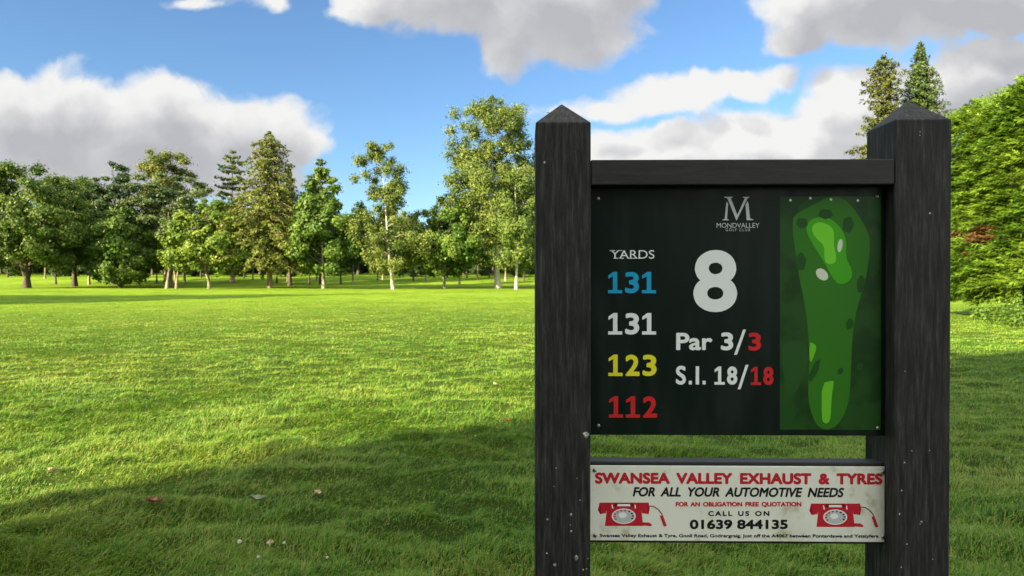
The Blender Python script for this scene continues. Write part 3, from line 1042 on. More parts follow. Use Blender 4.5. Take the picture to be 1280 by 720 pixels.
def build_weeds():
    specs = [("nettle_clump", "tall light green weeds growing at the foot of the hedge", 1262, 17.4, 0.9, 0.5, 24, 0.05, 1),
             ("bramble_bush", "low bushy weeds at the right frame edge below the hedge", 1279, 16.6, 0.6, 0.6, 22, 0.045, 2),
             ("dock_clump", "short weeds where hedge foot meets the sunlit lawn", 1238, 19.2, 0.45, 0.45, 22, 0.05, 3)]
    for nm, lb, px, D, H, R, n, lf, sd in specs:
        a, b = weed_mesh(sd, H, R, n, lf)
        t = thing(nm, lb, "weeds", at(px, D))
        obj("stems", a, t)
        obj("leaves", b, t)


build_hedge()
build_weeds()


# ------------------------------------------------------------------ the tee sign
SX, SY, YAW = 0.0429, 1.2335, -0.016          # front left corner of the left post
PS, SPAN, PD = 0.1, 0.6474, 0.1033            # post width, post pitch, post depth
Z_TOP = CAM_H + 0.2897
PYR = 0.047
EX = Vector((math.cos(YAW), math.sin(YAW), 0))
EY = Vector((-math.sin(YAW), math.cos(YAW), 0))
ORG = Vector((SX, SY, 0))


def loc2(px, py, b):
    """where on the sign's plane at local depth b the photo's pixel lies: (a, z)."""
    c, s = math.cos(PITCH), math.sin(PITCH)
    u, v = (px - 640) / F_PX, (360 - py) / F_PX
    d = Vector((u, c + v * s, -s + v * c))
    o = Vector((0, 0, CAM_H))
    pl = ORG + EY * b
    t = (pl - o).dot(EY) / d.dot(EY)
    h = o + d * t
    return (h - ORG).dot(EX), h.z


def post_material():
    m, nt, p, out = new_mat("black_stained_post")
    tc = nd(nt, "ShaderNodeTexCoord")
    mp = nd(nt, "ShaderNodeMapping")
    mp.inputs["Scale"].default_value = (90, 90, 7)
    nt.links.new(tc.outputs["Object"], mp.inputs["Vector"])
    g = nd(nt, "ShaderNodeTexNoise")
    g.inputs["Scale"].default_value = 1.6
    g.inputs["Detail"].default_value = 8
    g.inputs["Roughness"].default_value = 0.7
    nt.links.new(mp.outputs[0], g.inputs["Vector"])
    n2 = nd(nt, "ShaderNodeTexNoise")
    n2.inputs["Scale"].default_value = 240
    n2.inputs["Detail"].default_value = 3
    nt.links.new(tc.outputs["Object"], n2.inputs["Vector"])
    r = nd(nt, "ShaderNodeValToRGB")
    e = r.color_ramp.elements
    e[0].position, e[0].color = 0.34, (0.007, 0.007, 0.0075, 1)
    e[1].position, e[1].color = 0.70, (0.068, 0.064, 0.060, 1)
    k = e.new(0.52)
    k.color = (0.0235, 0.0228, 0.022, 1)
    nt.links.new(g.outputs["Fac"], r.inputs[0])
    # scattered pale specks of lichen
    vo = nd(nt, "ShaderNodeTexVoronoi")
    vo.inputs["Scale"].default_value = 62
    nt.links.new(tc.outputs["Object"], vo.inputs["Vector"])
    sepc = nd(nt, "ShaderNodeSeparateColor")
    nt.links.new(vo.outputs["Color"], sepc.inputs[0])
    rare = mth(nt, "GREATER_THAN", sepc.outputs[0], 0.974)
    size = mth(nt, "MULTIPLY_ADD", sepc.outputs[1], 0.11, 0.02)
    spot = mth(nt, "MULTIPLY", rare, mth(nt, "LESS_THAN", vo.outputs["Distance"], size))
    mx = nd(nt, "ShaderNodeMix", data_type="RGBA")
    nt.links.new(spot, mx.inputs["Factor"])
    nt.links.new(r.outputs[0], mx.inputs["A"])
    mx.inputs["B"].default_value = (0.34, 0.34, 0.31, 1)
    nt.links.new(mx.outputs["Result"], p.inputs["Base Color"])
    p.inputs["Roughness"].default_value = 0.62
    p.inputs["Specular IOR Level"].default_value = 0.2
    b = nd(nt, "ShaderNodeBump")
    b.inputs["Strength"].default_value = 0.55
    b.inputs["Distance"].default_value = 0.0016
    hsum = mth(nt, "ADD", g.outputs["Fac"], mth(nt, "MULTIPLY", n2.outputs["Fac"], 0.25))
    nt.links.new(hsum, b.inputs["Height"])
    nt.links.new(b.outputs[0], p.inputs["Normal"])
    return m


def rail_material():
    m, nt, p, out = new_mat("black_stained_rail")
    tc = nd(nt, "ShaderNodeTexCoord")
    mp = nd(nt, "ShaderNodeMapping")
    mp.inputs["Scale"].default_value = (9, 80, 80)
    nt.links.new(tc.outputs["Object"], mp.inputs["Vector"])
    g = nd(nt, "ShaderNodeTexNoise")
    g.inputs["Scale"].default_value = 1.5
    g.inputs["Detail"].default_value = 8
    g.inputs["Roughness"].default_value = 0.7
    nt.links.new(mp.outputs[0], g.inputs["Vector"])
    r = nd(nt, "ShaderNodeValToRGB")
    e = r.color_ramp.elements
    e[0].position, e[0].color = 0.30, (0.012, 0.012, 0.012, 1)
    e[1].position, e[1].color = 0.75, (0.034, 0.033, 0.032, 1)
    nt.links.new(g.outputs["Fac"], r.inputs[0])
    nt.links.new(r.outputs[0], p.inputs["Base Color"])
    p.inputs["Roughness"].default_value = 0.55
    p.inputs["Specular IOR Level"].default_value = 0.25
    b = nd(nt, "ShaderNodeBump")
    b.inputs["Strength"].default_value = 0.5
    b.inputs["Distance"].default_value = 0.0012
    nt.links.new(g.outputs["Fac"], b.inputs["Height"])
    nt.links.new(b.outputs[0], p.inputs["Normal"])
    return m


def advert_material():
    m, nt, p, out = new_mat("weathered_white_board")
    tc = nd(nt, "ShaderNodeTexCoord")
    n1 = nd(nt, "ShaderNodeTexNoise")
    n1.inputs["Scale"].default_value = 9
    n1.inputs["Detail"].default_value = 7
    n1.inputs["Roughness"].default_value = 0.65
    n2 = nd(nt, "ShaderNodeTexNoise")
    n2.inputs["Scale"].default_value = 55
    n2.inputs["Detail"].default_value = 6
    for n in (n1, n2):
        nt.links.new(tc.outputs["Object"], n.inputs["Vector"])
    s1 = maprange(nt, n1.outputs["Fac"], 0.47, 0.66)
    s2 = maprange(nt, n2.outputs["Fac"], 0.46, 0.68)
    st = mth(nt, "MULTIPLY", s1, mth(nt, "MULTIPLY_ADD", s2, 0.75, 0.25))
    mx = nd(nt, "ShaderNodeMix", data_type="RGBA")
    nt.links.new(st, mx.inputs["Factor"])
    mx.inputs["A"].default_value = (0.71, 0.70, 0.62, 1)
    mx.inputs["B"].default_value = (0.40, 0.38, 0.23, 1)
    nt.links.new(mx.outputs["Result"], p.inputs["Base Color"])
    p.inputs["Roughness"].default_value = 0.4
    p.inputs["Specular IOR Level"].default_value = 0.3
    return m


def panel_material():
    """black-green sheet with a film of dust in runs and a few pale scuffs."""
    m, nt, p, out = new_mat("panel_black_green")
    tc = nd(nt, "ShaderNodeTexCoord")
    mp = nd(nt, "ShaderNodeMapping")
    mp.inputs["Scale"].default_value = (26, 26, 5)
    nt.links.new(tc.outputs["Object"], mp.inputs["Vector"])
    n1 = nd(nt, "ShaderNodeTexNoise")
    n1.inputs["Scale"].default_value = 1.0
    n1.inputs["Detail"].default_value = 7
    nt.links.new(mp.outputs[0], n1.inputs["Vector"])
    n2 = nd(nt, "ShaderNodeTexNoise")
    n2.inputs["Scale"].default_value = 420
    n2.inputs["Detail"].default_value = 2
    nt.links.new(tc.outputs["Object"], n2.inputs["Vector"])
    f = mth(nt, "ADD", mth(nt, "MULTIPLY", maprange(nt, n1.outputs["Fac"], 0.42, 0.72), 0.35), mth(nt, "MULTIPLY", maprange(nt, n2.outputs["Fac"], 0.70, 0.80), 0.9), clamp=True)
    mx = nd(nt, "ShaderNodeMix", data_type="RGBA")
    nt.links.new(f, mx.inputs["Factor"])
    mx.inputs["A"].default_value = (0.0042, 0.0100, 0.0078, 1)
    mx.inputs["B"].default_value = (0.022, 0.027, 0.025, 1)
    nt.links.new(mx.outputs["Result"], p.inputs["Base Color"])
    nt.links.new(maprange(nt, n1.outputs["Fac"], 0.3, 0.7, 0.30, 0.46), p.inputs["Roughness"])
    p.inputs["Specular IOR Level"].default_value = 0.12
    return m


def map_ground_material():
    m, nt, p, out = new_mat("map_rough")
    tc = nd(nt, "ShaderNodeTexCoord")
    n1 = nd(nt, "ShaderNodeTexNoise")
    n1.inputs["Scale"].default_value = 22
    n1.inputs["Detail"].default_value = 2
    nt.links.new(tc.outputs["Object"], n1.inputs["Vector"])
    f = maprange(nt, n1.outputs["Fac"], 0.38, 0.62)
    mx = nd(nt, "ShaderNodeMix", data_type="RGBA")
    nt.links.new(f, mx.inputs["Factor"])
    mx.inputs["A"].default_value = (0.011, 0.042, 0.009, 1)
    mx.inputs["B"].default_value = (0.018, 0.066, 0.012, 1)
    nt.links.new(mx.outputs["Result"], p.inputs["Base Color"])
    p.inputs["Roughness"].default_value = 0.35
    p.inputs["Specular IOR Level"].default_value = 0.12
    return m


INK = {k: flat_mat("print_" + k, c, 0.4, 0.12) for k, c in {
    "white": (0.74, 0.76, 0.76, 1), "blue": (0.015, 0.30, 0.54, 1), "yellow": (0.72, 0.66, 0.03, 1), "red": (0.55, 0.022, 0.026, 1),
    "advert_red": (0.46, 0.018, 0.030, 1), "black": (0.012, 0.012, 0.012, 1), "silver": (0.50, 0.53, 0.53, 1),
    "fairway": (0.030, 0.150, 0.011, 1), "surround": (0.055, 0.330, 0.010, 1), "green": (0.160, 0.560, 0.028, 1), "sand": (0.60, 0.62, 0.52, 1),
    "map_tree": (0.014, 0.068, 0.010, 1), "map_tee": (0.130, 0.440, 0.020, 1), "map_strip": (0.020, 0.075, 0.014, 1), "dial": (0.45, 0.47, 0.47, 1), "dark_red": (0.20, 0.008, 0.012, 1)}.items()}
METAL = flat_mat("screw_metal", (0.34, 0.33, 0.31, 1), 0.35, 0.5, 0.9)
LICHEN = bark_mat("lichen", (0.22, 0.22, 0.19), (0.46, 0.46, 0.42), (160, 160, 160))

DEPS = bpy.context.evaluated_depsgraph_get


def text_polys(body, space=1.0, shear=0.0, word=1.0):
    """the words as flat polygons with the built-in typeface: (verts, faces), unit cap height."""
    c = bpy.data.curves.new("words", "FONT")
    c.body = body
    c.size = 1.0
    c.space_character = space
    c.shear = shear
    c.space_word = word
    c.resolution_u = 6
    o = bpy.data.objects.new("words", c)
    COL.objects.link(o)
    bpy.context.view_layer.update()
    me = bpy.data.meshes.new_from_object(o.evaluated_get(DEPS()))
    v = np.array([tuple(x.co)[:2] for x in me.vertices]) if len(me.vertices) else np.zeros((0, 2))
    f = [tuple(p.vertices) for p in me.polygons]
    bpy.data.objects.remove(o)
    bpy.data.curves.remove(c)
    bpy.data.meshes.remove(me)
    return v, f


CAPV = text_polys("H")[0]
CAP = CAPV[:, 1].max()


def one_glyph():
    """the figure one with a flag and a foot, unit cap height, about 0.56 wide."""
    w = 0.175
    c = 0.30
    v = [(c - w / 2, 0.0), (c + w / 2, 0.0), (c + w / 2, 1.0), (c - w / 2 + 0.02, 1.0), (0.03, 0.83), (0.03, 0.68), (c - w / 2, 0.79),
         (0.02, 0.0), (0.58, 0.0), (0.58, 0.15), (0.02, 0.15)]
    return np.array(v), [(0, 1, 2, 3, 6), (3, 4, 5, 6), (7, 8, 9, 10)]


class Print:
    """flat printed shapes on a plane of the sign; each layer lies a hair in front of the last."""

    def __init__(self, b):
        self.b, self.k = b, 0
        self.v, self.f, self.m = [], [], []

    def add(self, V2, F, mi=0):
        self.k += 1
        y = self.b - self.k * 1.2e-5
        n = len(self.v)
        self.v += [(float(a), y, float(z)) for a, z in V2]
        self.f += [tuple(n + i for i in f) for f in F]
        self.m += [mi] * len(F)

    def bold(self, V2, F, r, mi=0, n=10):
        self.add(V2, F, mi)
        if r > 0:
            for i in range(n):
                t = 2 * math.pi * i / n
                self.add(V2 + np.array([math.cos(t), math.sin(t)]) * r, F, mi)

    def text(self, body, x0, x1, ytop, ybase, r=0.0, mi=0, space=1.0, shear=0.0, ybase1=None, word=1.0):
        """words set so that their ink runs from column x0 to x1 and their capitals from row ytop to ybase."""
        V, F = text_polys(body, space, shear, word)
        a0, zb = loc2(x0, ybase, self.b)
        a1, zb1 = loc2(x1, ybase if ybase1 is None else ybase1, self.b)
        zt = loc2(x0, ytop, self.b)[1]
        sx = (a1 - a0 - 2 * r) / (V[:, 0].max() - V[:, 0].min())
        sz = (zt - zb - 2 * r) / CAP
        A = a0 + r + (V[:, 0] - V[:, 0].min()) * sx
        Z = zb + r + V[:, 1] * sz + (zb1 - zb) * (A - a0) / (a1 - a0)
        self.bold(np.stack([A, Z], 1), F, r, mi)

    def digits(self, body, x0, x1, ytop, ybase, r, mi=0, gap=0.12, one=0.60, dig=0.60):
        """bold figures, every one fitted to its own box; ones get their foot."""
        a0, zb = loc2(x0, ybase, self.b)
        a1, _ = loc2(x1, ybase, self.b)
        zt = loc2(x0, ytop, self.b)[1]
        ws = [one if ch == "1" else dig for ch in body]
        k = (a1 - a0) / (sum(ws) + gap * (len(ws) - 1))
        x = a0
        for ch, w in zip(body, ws):
            if ch == "1":
                V, F = one_glyph()
                A = x + (V[:, 0] - 0.02) / 0.56 * w * k
                Z = zb + V[:, 1] * (zt - zb)
                self.add(np.stack([A, Z], 1)[:7], [(0, 1, 2, 3, 6), (3, 4, 5, 6)], mi)
                self.add(np.stack([A, Z], 1)[7:], [(0, 1, 2, 3)], mi)
            else:
                V, F = text_polys(ch)
                lo, hi = V.min(0), V.max(0)
                A = x + r + (V[:, 0] - lo[0]) / (hi[0] - lo[0]) * (w * k - 2 * r)
                Z = zb + r + (V[:, 1] - lo[1]) / (hi[1] - lo[1]) * (zt - zb - 2 * r)
                self.bold(np.stack([A, Z], 1), F, r, mi)
            x += (w + gap) * k

    def px_poly(self, pts, mi=0, smooth=0):
        pts = [np.array(p, float) for p in pts]
        for _ in range(smooth):                        # corner cutting
            q = []
            for i in range(len(pts)):
                a, b = pts[i], pts[(i + 1) % len(pts)]
                q += [a * 0.75 + b * 0.25, a * 0.25 + b * 0.75]
            pts = q
        V = np.array([loc2(p[0], p[1], self.b) for p in pts])
        self.add(V, [tuple(range(len(pts)))[::-1]], mi)

    def px_ellipse(self, cx, cy, rx, ry, mi=0, rot=0.0, wob=0.0, n=28, seed=0):
        t = np.linspace(0, 2 * math.pi, n, endpoint=False)
        k = 1 + wob * np.sin(5 * t + seed) + wob * 0.7 * np.sin(9 * t + 2 * seed)
        x, y = np.cos(t) * rx * k, np.sin(t) * ry * k
        self.px_poly(list(zip(cx + x * math.cos(rot) - y * math.sin(rot), cy + x * math.sin(rot) + y * math.cos(rot))), mi)

    def make(self, name, mats, parent):
        me = bpy.data.meshes.new(name)
        me.from_pydata(self.v, [], self.f)
        for m in mats:
            me.materials.append(m)
        me.polygons.foreach_set("material_index", np.array(self.m, np.int32))
        # every printed face looks out of the board
        for p in me.polygons:
            if p.normal.y > 0:
                p.flip()
        me.update()
        return obj(name, me, parent)


def screw_mesh(r):
    mb = MB()
    n, prof = 16, ((1.0, 0.0), (0.98, 0.35), (0.75, 0.62), (0.40, 0.74))
    for i, (q, h) in enumerate(prof):
        for k in range(n):
            t = 2 * math.pi * k / n
            mb.v.append((math.cos(t) * r * q, -h * r, math.sin(t) * r * q))
    for i in range(len(prof) - 1):
        for k in range(n):
            mb.f.append((i * n + k, (i + 1) * n + k, (i + 1) * n + (k + 1) % n, i * n + (k + 1) % n))
            mb.m.append(0)
    mb.f.append(tuple((len(prof) - 1) * n + k for k in range(n))[::-1])
    mb.m.append(0)
    # cross slot, standing dark in the head
    for w, h in ((0.36, 0.07), (0.07, 0.36)):
        mb.box(-w * r, w * r, -0.80 * r, -0.70 * r, -h * r, h * r, 1)
    return mb.mesh("screw", [METAL, INK["black"]], False)


def lichen_mesh(spots, face_b, seed):
    """small crusty patches grown on a post: (a, z, radius)."""
    rr = random.Random(seed)
    mb = MB()
    for a, z, r in spots:
        n = 11
        ring = [(a + math.cos(6.283 * k / n) * r * rr.uniform(0.55, 1.15), face_b, z + math.sin(6.283 * k / n) * r * rr.uniform(0.55, 1.2)) for k in range(n)]
        inn = [(a + (p[0] - a) * 0.55, face_b - r * rr.uniform(0.12, 0.3), z + (p[2] - z) * 0.55) for p in ring]
        b = len(mb.v)
        mb.v += ring + inn
        for k in range(n):
            mb.f.append((b + k, b + n + k, b + n + (k + 1) % n, b + (k + 1) % n))
            mb.m.append(0)
        mb.f.append(tuple(b + n + k for k in range(n))[::-1])
        mb.m.append(0)
    return mb.mesh("lichen_patch", [LICHEN], False)


def build_sign():
    t = thing("tee_sign", "black tee sign for hole 8 with two posts, hole map and tyre advert", "sign", ORG, YAW)
    PM, RM = post_material(), rail_material()
    panel_b, adv_b = 0.030, 0.0285
    posts = []
    for k, a0 in enumerate((0.0, SPAN)):
        mb = MB()
        zt, a1, zb = Z_TOP + (0.0027 if k else 0), a0 + PS, -0.3
        b = len(mb.v)
        mb.v += [(a0, 0, zb), (a1, 0, zb), (a1, PD, zb), (a0, PD, zb), (a0, 0, zt), (a1, 0, zt), (a1, PD, zt), (a0, PD, zt), (a0 + PS / 2, PD / 2, zt + PYR)]
        for f in ((0, 3, 2, 1), (0, 1, 5, 4), (1, 2, 6, 5), (2, 3, 7, 6), (3, 0, 4, 7), (4, 5, 8), (5, 6, 8), (6, 7, 8), (7, 4, 8)):
            mb.f.append(f)
            mb.m.append(0)
        o = obj("post", mb.mesh("post", [PM]), t)
        bevel(o, 0.0018, 2)
        posts.append(o)
    # lichen on the posts' fronts and on the inner side of the right post
    spots = [loc2(x, y, 0.0) + (r,) for x, y, r in ((732.5, 543, 0.0062), (713.8, 643, 0.0026), (714, 664, 0.0022), (684.5, 649, 0.0022), (720.6, 697, 0.0048),
             (693.5, 706, 0.0030), (683.5, 691.5, 0.0017), (735, 698, 0.0016), (729, 712, 0.002), (733, 711, 0.0018), (725, 625, 0.0013), (695, 585, 0.0012), (692.5, 608, 0.001), (713, 656, 0.001), (721, 598, 0.0011))]
    for i, sp in enumerate(spots):
        obj("lichen_patch", lichen_mesh([sp], -0.0002, i), posts[0])
    spots = [loc2(x, y, 0.0) + (r,) for x, y, r in ((1131, 464, 0.0016), (1139.6, 563.5, 0.0017), (1130.5, 578, 0.0018), (1124.5, 642.5, 0.0020), (1152, 652, 0.0024), (1150, 655, 0.0016),
             (1127, 613, 0.0014), (1133.5, 680, 0.0015), (1162, 563, 0.0012), (1166, 699, 0.0012), (1126.5, 709, 0.0014), (1188.5, 592, 0.0012), (1149.5, 169, 0.0016), (1150, 165, 0.0013))]
    for i, sp in enumerate(spots):
        obj("lichen_patch", lichen_mesh([sp], -0.0002, 40 + i), posts[1])

    # top rail between the posts, its face just behind theirs
    za = CAM_H + 0.2221
    mb = MB()
    mb.box(PS + 0.0005, SPAN - 0.0005, 0.0012, 0.078, za - 0.0461, za)
    bevel(obj("top_rail", mb.mesh("top_rail", [RM]), t), 0.0022, 2)

    # information panel
    z_lo = loc2(738, 543.5, panel_b)[1]
    mb = MB()
    mb.box(PS + 0.0006, SPAN - 0.0006, panel_b, panel_b + 0.010, z_lo, za - 0.030)
    pm = panel_material()
    panel = obj("info_panel", mb.mesh("info_panel", [pm]), t)
    bevel(panel, 0.0008, 1)
    pb = panel_b - 0.0001

    def line(fn, mat, name="lettering"):
        p = Print(pb)
        fn(p)
        p.make(name, [INK[mat]], panel)
    line(lambda p: p.text("YARDS", 763.4, 818.0, 312.8, 323.2, 0.0), "white")
    line(lambda p: p.digits("131", 760.0, 820.0, 339.8, 366.6, 0.0017), "blue")
    line(lambda p: p.digits("131", 760.2, 820.2, 391.2, 418.2, 0.0017), "white")
    line(lambda p: p.digits("123", 760.4, 820.8, 443.2, 470.0, 0.0017), "yellow")
    line(lambda p: p.digits("112", 761.0, 821.4, 495.2, 522.0, 0.0017), "red")
    line(lambda p: p.digits("8", 866.6, 921.4, 312.4, 390.2, 0.0048), "white")

    def par(p):
        p.text("Par", 845.2, 890.5, 416.0, 437.6, 0.0013)
        p.digits("3", 901.0, 916.6, 415.4, 438.0, 0.0016)
        p.px_poly([(917.5, 443.5), (921.2, 443.5), (932.5, 412.0), (928.8, 412.0)])
    line(par, "white")
    line(lambda p: p.digits("3", 935.6, 951.4, 415.8, 438.4, 0.0016), "red")

    def si(p):
        p.text("S", 844.8, 857.4, 457.4, 480.6, 0.0013)
        p.px_poly([(861.0, 476.0), (864.8, 476.0), (864.8, 480.6), (861.0, 480.6)])
        p.px_poly([(869.6, 457.8), (873.8, 457.8), (873.8, 480.6), (869.6, 480.6)])
        p.px_poly([(878.2, 476.0), (882.0, 476.0), (882.0, 480.6), (878.2, 480.6)])
        p.digits("18", 893.0, 921.6, 458.0, 480.8, 0.0015)
        p.px_poly([(922.0, 486.5), (925.6, 486.5), (935.6, 456.0), (932.0, 456.0)])
    line(si, "white")
    line(lambda p: p.digits("18", 938.6, 966.8, 458.4, 481.2, 0.0015), "red")

    def serifs(p):
        for x, y, w in ((765.5, 313.2, 7), (774.6, 313.2, 5.5), (770.0, 322.8, 6), (777.4, 322.8, 4.8), (787.4, 322.8, 5.0), (790.6, 313.2, 3), (791.6, 322.8, 5), (799, 322.8, 4), (801.5, 313.2, 3), (801.5, 322.8, 3)):
            p.px_poly([(x - w / 2, y + 0.45), (x + w / 2, y + 0.45), (x + w / 2, y - 0.45), (x - w / 2, y - 0.45)])
    line(serifs, "white", "lettering_serifs")

    def logo(p):
        c = lambda pts: [(880 + x / 12, 240 + y / 12) for x, y in pts]
        p.px_poly(c([(275, 425), (372, 425), (372, 415), (345, 406), (362, 180), (337, 140), (310, 404), (275, 415)]))
        p.px_poly(c([(305, 72), (430, 72), (430, 82), (402, 90), (500, 345), (487, 430), (350, 95), (305, 82)]))
        p.px_poly(c([(487, 430), (500, 345), (612, 92), (583, 83), (583, 72), (680, 72), (680, 82), (655, 92)]))
        p.px_poly(c([(655, 135), (668, 180), (690, 395), (740, 412), (740, 422), (640, 422), (622, 190)]))
        p.text("MONDVALLEY", 895.8, 949.2, 278.8, 284.6, 0.0)
        p.text("GOLF CLUB", 907.0, 937.6, 285.6, 288.9, 0.0, space=1.35)
    line(logo, "silver", "club_emblem")

    # plan of the hole
    mats = [map_ground_material()] + [INK[k] for k in ("fairway", "surround", "green", "sand", "map_tree", "map_tee", "map_strip", "white")]
    p = Print(pb)
    p.px_poly([(975, 537), (1101, 537.6), (1101, 245.5), (975, 245.5)], 0)
    p.px_poly([(975.5, 430), (992, 425), (1005, 428), (1011, 440), (1011, 452), (998, 487), (990, 494), (982, 488)], 7, 2)
    p.px_poly([(995, 262), (1008, 250), (1012, 246), (1034, 246), (1024, 253), (1003, 264)], 5, 2)
    p.px_poly([(991, 280), (992, 269), (1010, 259), (1027, 251), (1035, 246), (1052, 246), (1067, 260), (1080, 280), (1087, 295), (1087.5, 310), (1084, 342), (1076, 370),
               (1067, 402), (1064, 450), (1063, 487), (1059, 510), (1050, 528), (1040, 536.4), (1026, 536.4), (1017, 525), (1011, 505), (1010, 485), (1012, 450), (1011, 427), (1009, 402), (1006, 380), (999, 347), (994, 312), (991, 292)], 1, 2)
    p.px_poly([(1007, 287), (1010, 277), (1021, 271), (1040, 273), (1055, 290), (1058, 305), (1057, 322), (1065, 337), (1065, 348), (1056, 355), (1047, 355), (1040, 346), (1030, 327), (1014, 302)], 2, 2)
    p.px_poly([(1014, 287), (1018, 279), (1027, 277), (1041, 284), (1043, 295), (1042, 307), (1046, 322), (1043, 330), (1033, 330), (1030, 322), (1031, 307), (1019, 297)], 3, 2)
    p.px_ellipse(1050, 307, 3.1, 8.2, 4, 0.15)
    p.px_ellipse(1027.5, 343, 8.8, 6.2, 4, 0.75)
    for i, (x, y, rx, ry, ro) in enumerate(((1032, 267.5, 9, 6.2, 0), (1002.5, 279, 7, 6.5, 0.3), (1060, 281, 7, 10, 0.1), (1001, 327, 6.5, 11, 0), (1076, 355, 5, 11, 0.1), (1062, 405, 4.5, 7, 0.2),
                                            (1050.5, 464, 3.4, 4.6, 0.6), (1075, 458, 4, 5, 0.5), (1018, 463, 4.2, 15, 0.42), (985, 520, 9, 12, 0), (1092, 262, 8, 12, 0.2), (984, 300, 7, 14, 0), (1093, 330, 6, 18, 0.1))):
        p.px_ellipse(x, y, rx, ry, 5, ro, 0.06, seed=i)
    p.px_poly([(1011.4, 428), (1016, 428.5), (1020.5, 432.5), (1019.5, 440), (1012, 457)], 6, 1)
    p.px_poly([(1027, 479), (1041, 475.5), (1042.4, 478), (1039.5, 495), (1038.4, 522), (1035.5, 529), (1029.5, 529), (1027, 522)], 6, 1)
    for x, y in ((988, 250.2), (1013, 247.6), (1038.6, 249.4), (1072.2, 250.6)):
        p.px_ellipse(x, y, 1.6, 1.6, 8, n=14)
    p.make("hole_map", mats, panel)

    sm = screw_mesh(0.0034)
    for x, y in ((747.5, 248.3), (1096, 246), (1097, 535), (748, 532)):
        a, z = loc2(x, y, panel_b)
        obj("screw", sm, panel, (a, panel_b - 0.0004, z))

    # lower rail with the advert board on its front
    zt = loc2(800, 577.0, 0.032)[1]
    zl = loc2(800, 678.6, 0.032)[1]
    mb = MB()
    mb.box(PS + 0.0005, SPAN - 0.0005, 0.032, 0.063, zl, zt)
    lower = obj("lower_rail", mb.mesh("lower_rail", [RM]), t)
    bevel(lower, 0.0022, 2)
    a0, zt0 = loc2(740.2, 582.0, adv_b)
    a1, _ = loc2(1107.4, 584, adv_b)
    zb0 = loc2(740.2, 675.6, adv_b)[1]
    mb = MB()
    mb.box(PS + 0.0015, SPAN - 0.0012, adv_b, 0.0316, zb0, zt0)
    board = obj("advert_board", mb.mesh("advert_board", [advert_material()]), t)
    bevel(board, 0.0006, 1)
    ab = adv_b - 0.0001

    def aline(fn, mat, name="lettering"):
        q = Print(ab)
        fn(q)
        q.make(name, [INK[mat]], board)
    aline(lambda q: q.text("SWANSEA VALLEY EXHAUST & TYRES", 743.6, 1103.2, 590.6, 604.6, 0.0015, ybase1=605.8, word=1.7, space=1.02), "advert_red")
    aline(lambda q: q.text("FOR ALL YOUR AUTOMOTIVE NEEDS", 790.8, 1055.2, 608.8, 620.6, 0.00085, shear=0.22, ybase1=621.6, word=1.9), "black")
    aline(lambda q: q.text("FOR AN OBLIGATION FREE QUOTATION", 844.6, 1001.8, 627.4, 633.2, 0.00062, word=1.5), "advert_red")
    aline(lambda q: q.text("CALL US ON", 885.2, 961.8, 638.8, 645.0, 0.0006, space=1.35, word=1.3), "black")
    aline(lambda q: q.text("01639 844135", 862.2, 984.8, 649.6, 661.4, 0.00115), "black")
    aline(lambda q: q.text("Swansea Valley Exhaust & Tyre, Gnoll Road, Godrergraig. Just off the A4067 between Pontardawe and Ystalyfera",
                           749.4, 1098.4, 667.2, 671.4, 0.00034, ybase1=672.2), "black")
    for dx, dy in ((0, 0), (264.4, 1.2)):
        q = Print(ab)
        c = lambda pts: [(730 + x / 5.54 + dx, 560 + y / 5.54 + dy) for x, y in pts]
        q.px_poly(c([(108, 378), (448, 378), (455, 420), (448, 458), (402, 452), (398, 428), (410, 540), (145, 540), (157, 432), (150, 452), (112, 458), (95, 430)]), 0)
        q.px_poly(c([(200, 404), (215, 380), (335, 380), (352, 404)]), 1)
        q.px_poly(c([(230, 403), (233, 388), (318, 388), (322, 403)]), 2)
        q.px_poly(c([(195, 420), (190, 392), (197, 392), (204, 418)]), 2)
        q.px_poly(c([(352, 420), (350, 392), (357, 392), (360, 416)]), 2)
        q.px_poly(c([(112, 452), (104, 430), (110, 400), (116, 400), (114, 432), (120, 452)]), 1)
        q.px_poly(c([(440, 452), (446, 425), (440, 400), (446, 400), (452, 425), (446, 454)]), 1)
        q.px_ellipse(730 + 275 / 5.54 + dx, 560 + 472 / 5.54 + dy, 15.0, 9.6, 2)
        q.px_ellipse(730 + 275 / 5.54 + dx, 560 + 472 / 5.54 + dy, 13.6, 8.5, 3)
        for k in range(10):
            an = math.radians(150 + k * 26)
            q.px_ellipse(730 + 275 / 5.54 + dx + 11.6 * math.cos(an), 560 + 472 / 5.54 + dy + 7.2 * math.sin(an), 1.5, 1.0, 0 if k < 6 else 4, n=10)
        q.px_ellipse(730 + 268 / 5.54 + dx, 560 + 465 / 5.54 + dy, 5.0, 3.6, 2)
        q.px_poly(c([(405, 514), (450, 516), (470, 530), (468, 541), (405, 536)]), 0)
        # lead from the handset, thickening into the plug
        pts = [(452, 402), (480, 404), (510, 422), (530, 444), (542, 462)]
        for (xa, ya), (xb, yb) in zip(pts[:-1], pts[1:]):
            nx, ny = (yb - ya), -(xb - xa)
            ll = math.hypot(nx, ny)
            nx, ny = nx / ll * 3.4, ny / ll * 3.4
            q.px_poly(c([(xa - nx, ya - ny), (xb - nx, yb - ny), (xb + nx, yb + ny), (xa + nx, ya + ny)]), 1)
        q.px_poly(c([(526, 470), (546, 464), (573, 540), (552, 543)]), 0)
        q.make("telephone_picture", [INK["advert_red"], INK["dark_red"], INK["white"], INK["dial"], INK["black"]], board)
    sm2 = screw_mesh(0.0036)
    for x, y in ((743.4, 587.8), (744, 669), (1103.4, 589.6), (1104, 670.6)):
        a, z = loc2(x, y, adv_b)
        obj("screw", sm2, board, (a, adv_b - 0.0004, z))


build_sign()


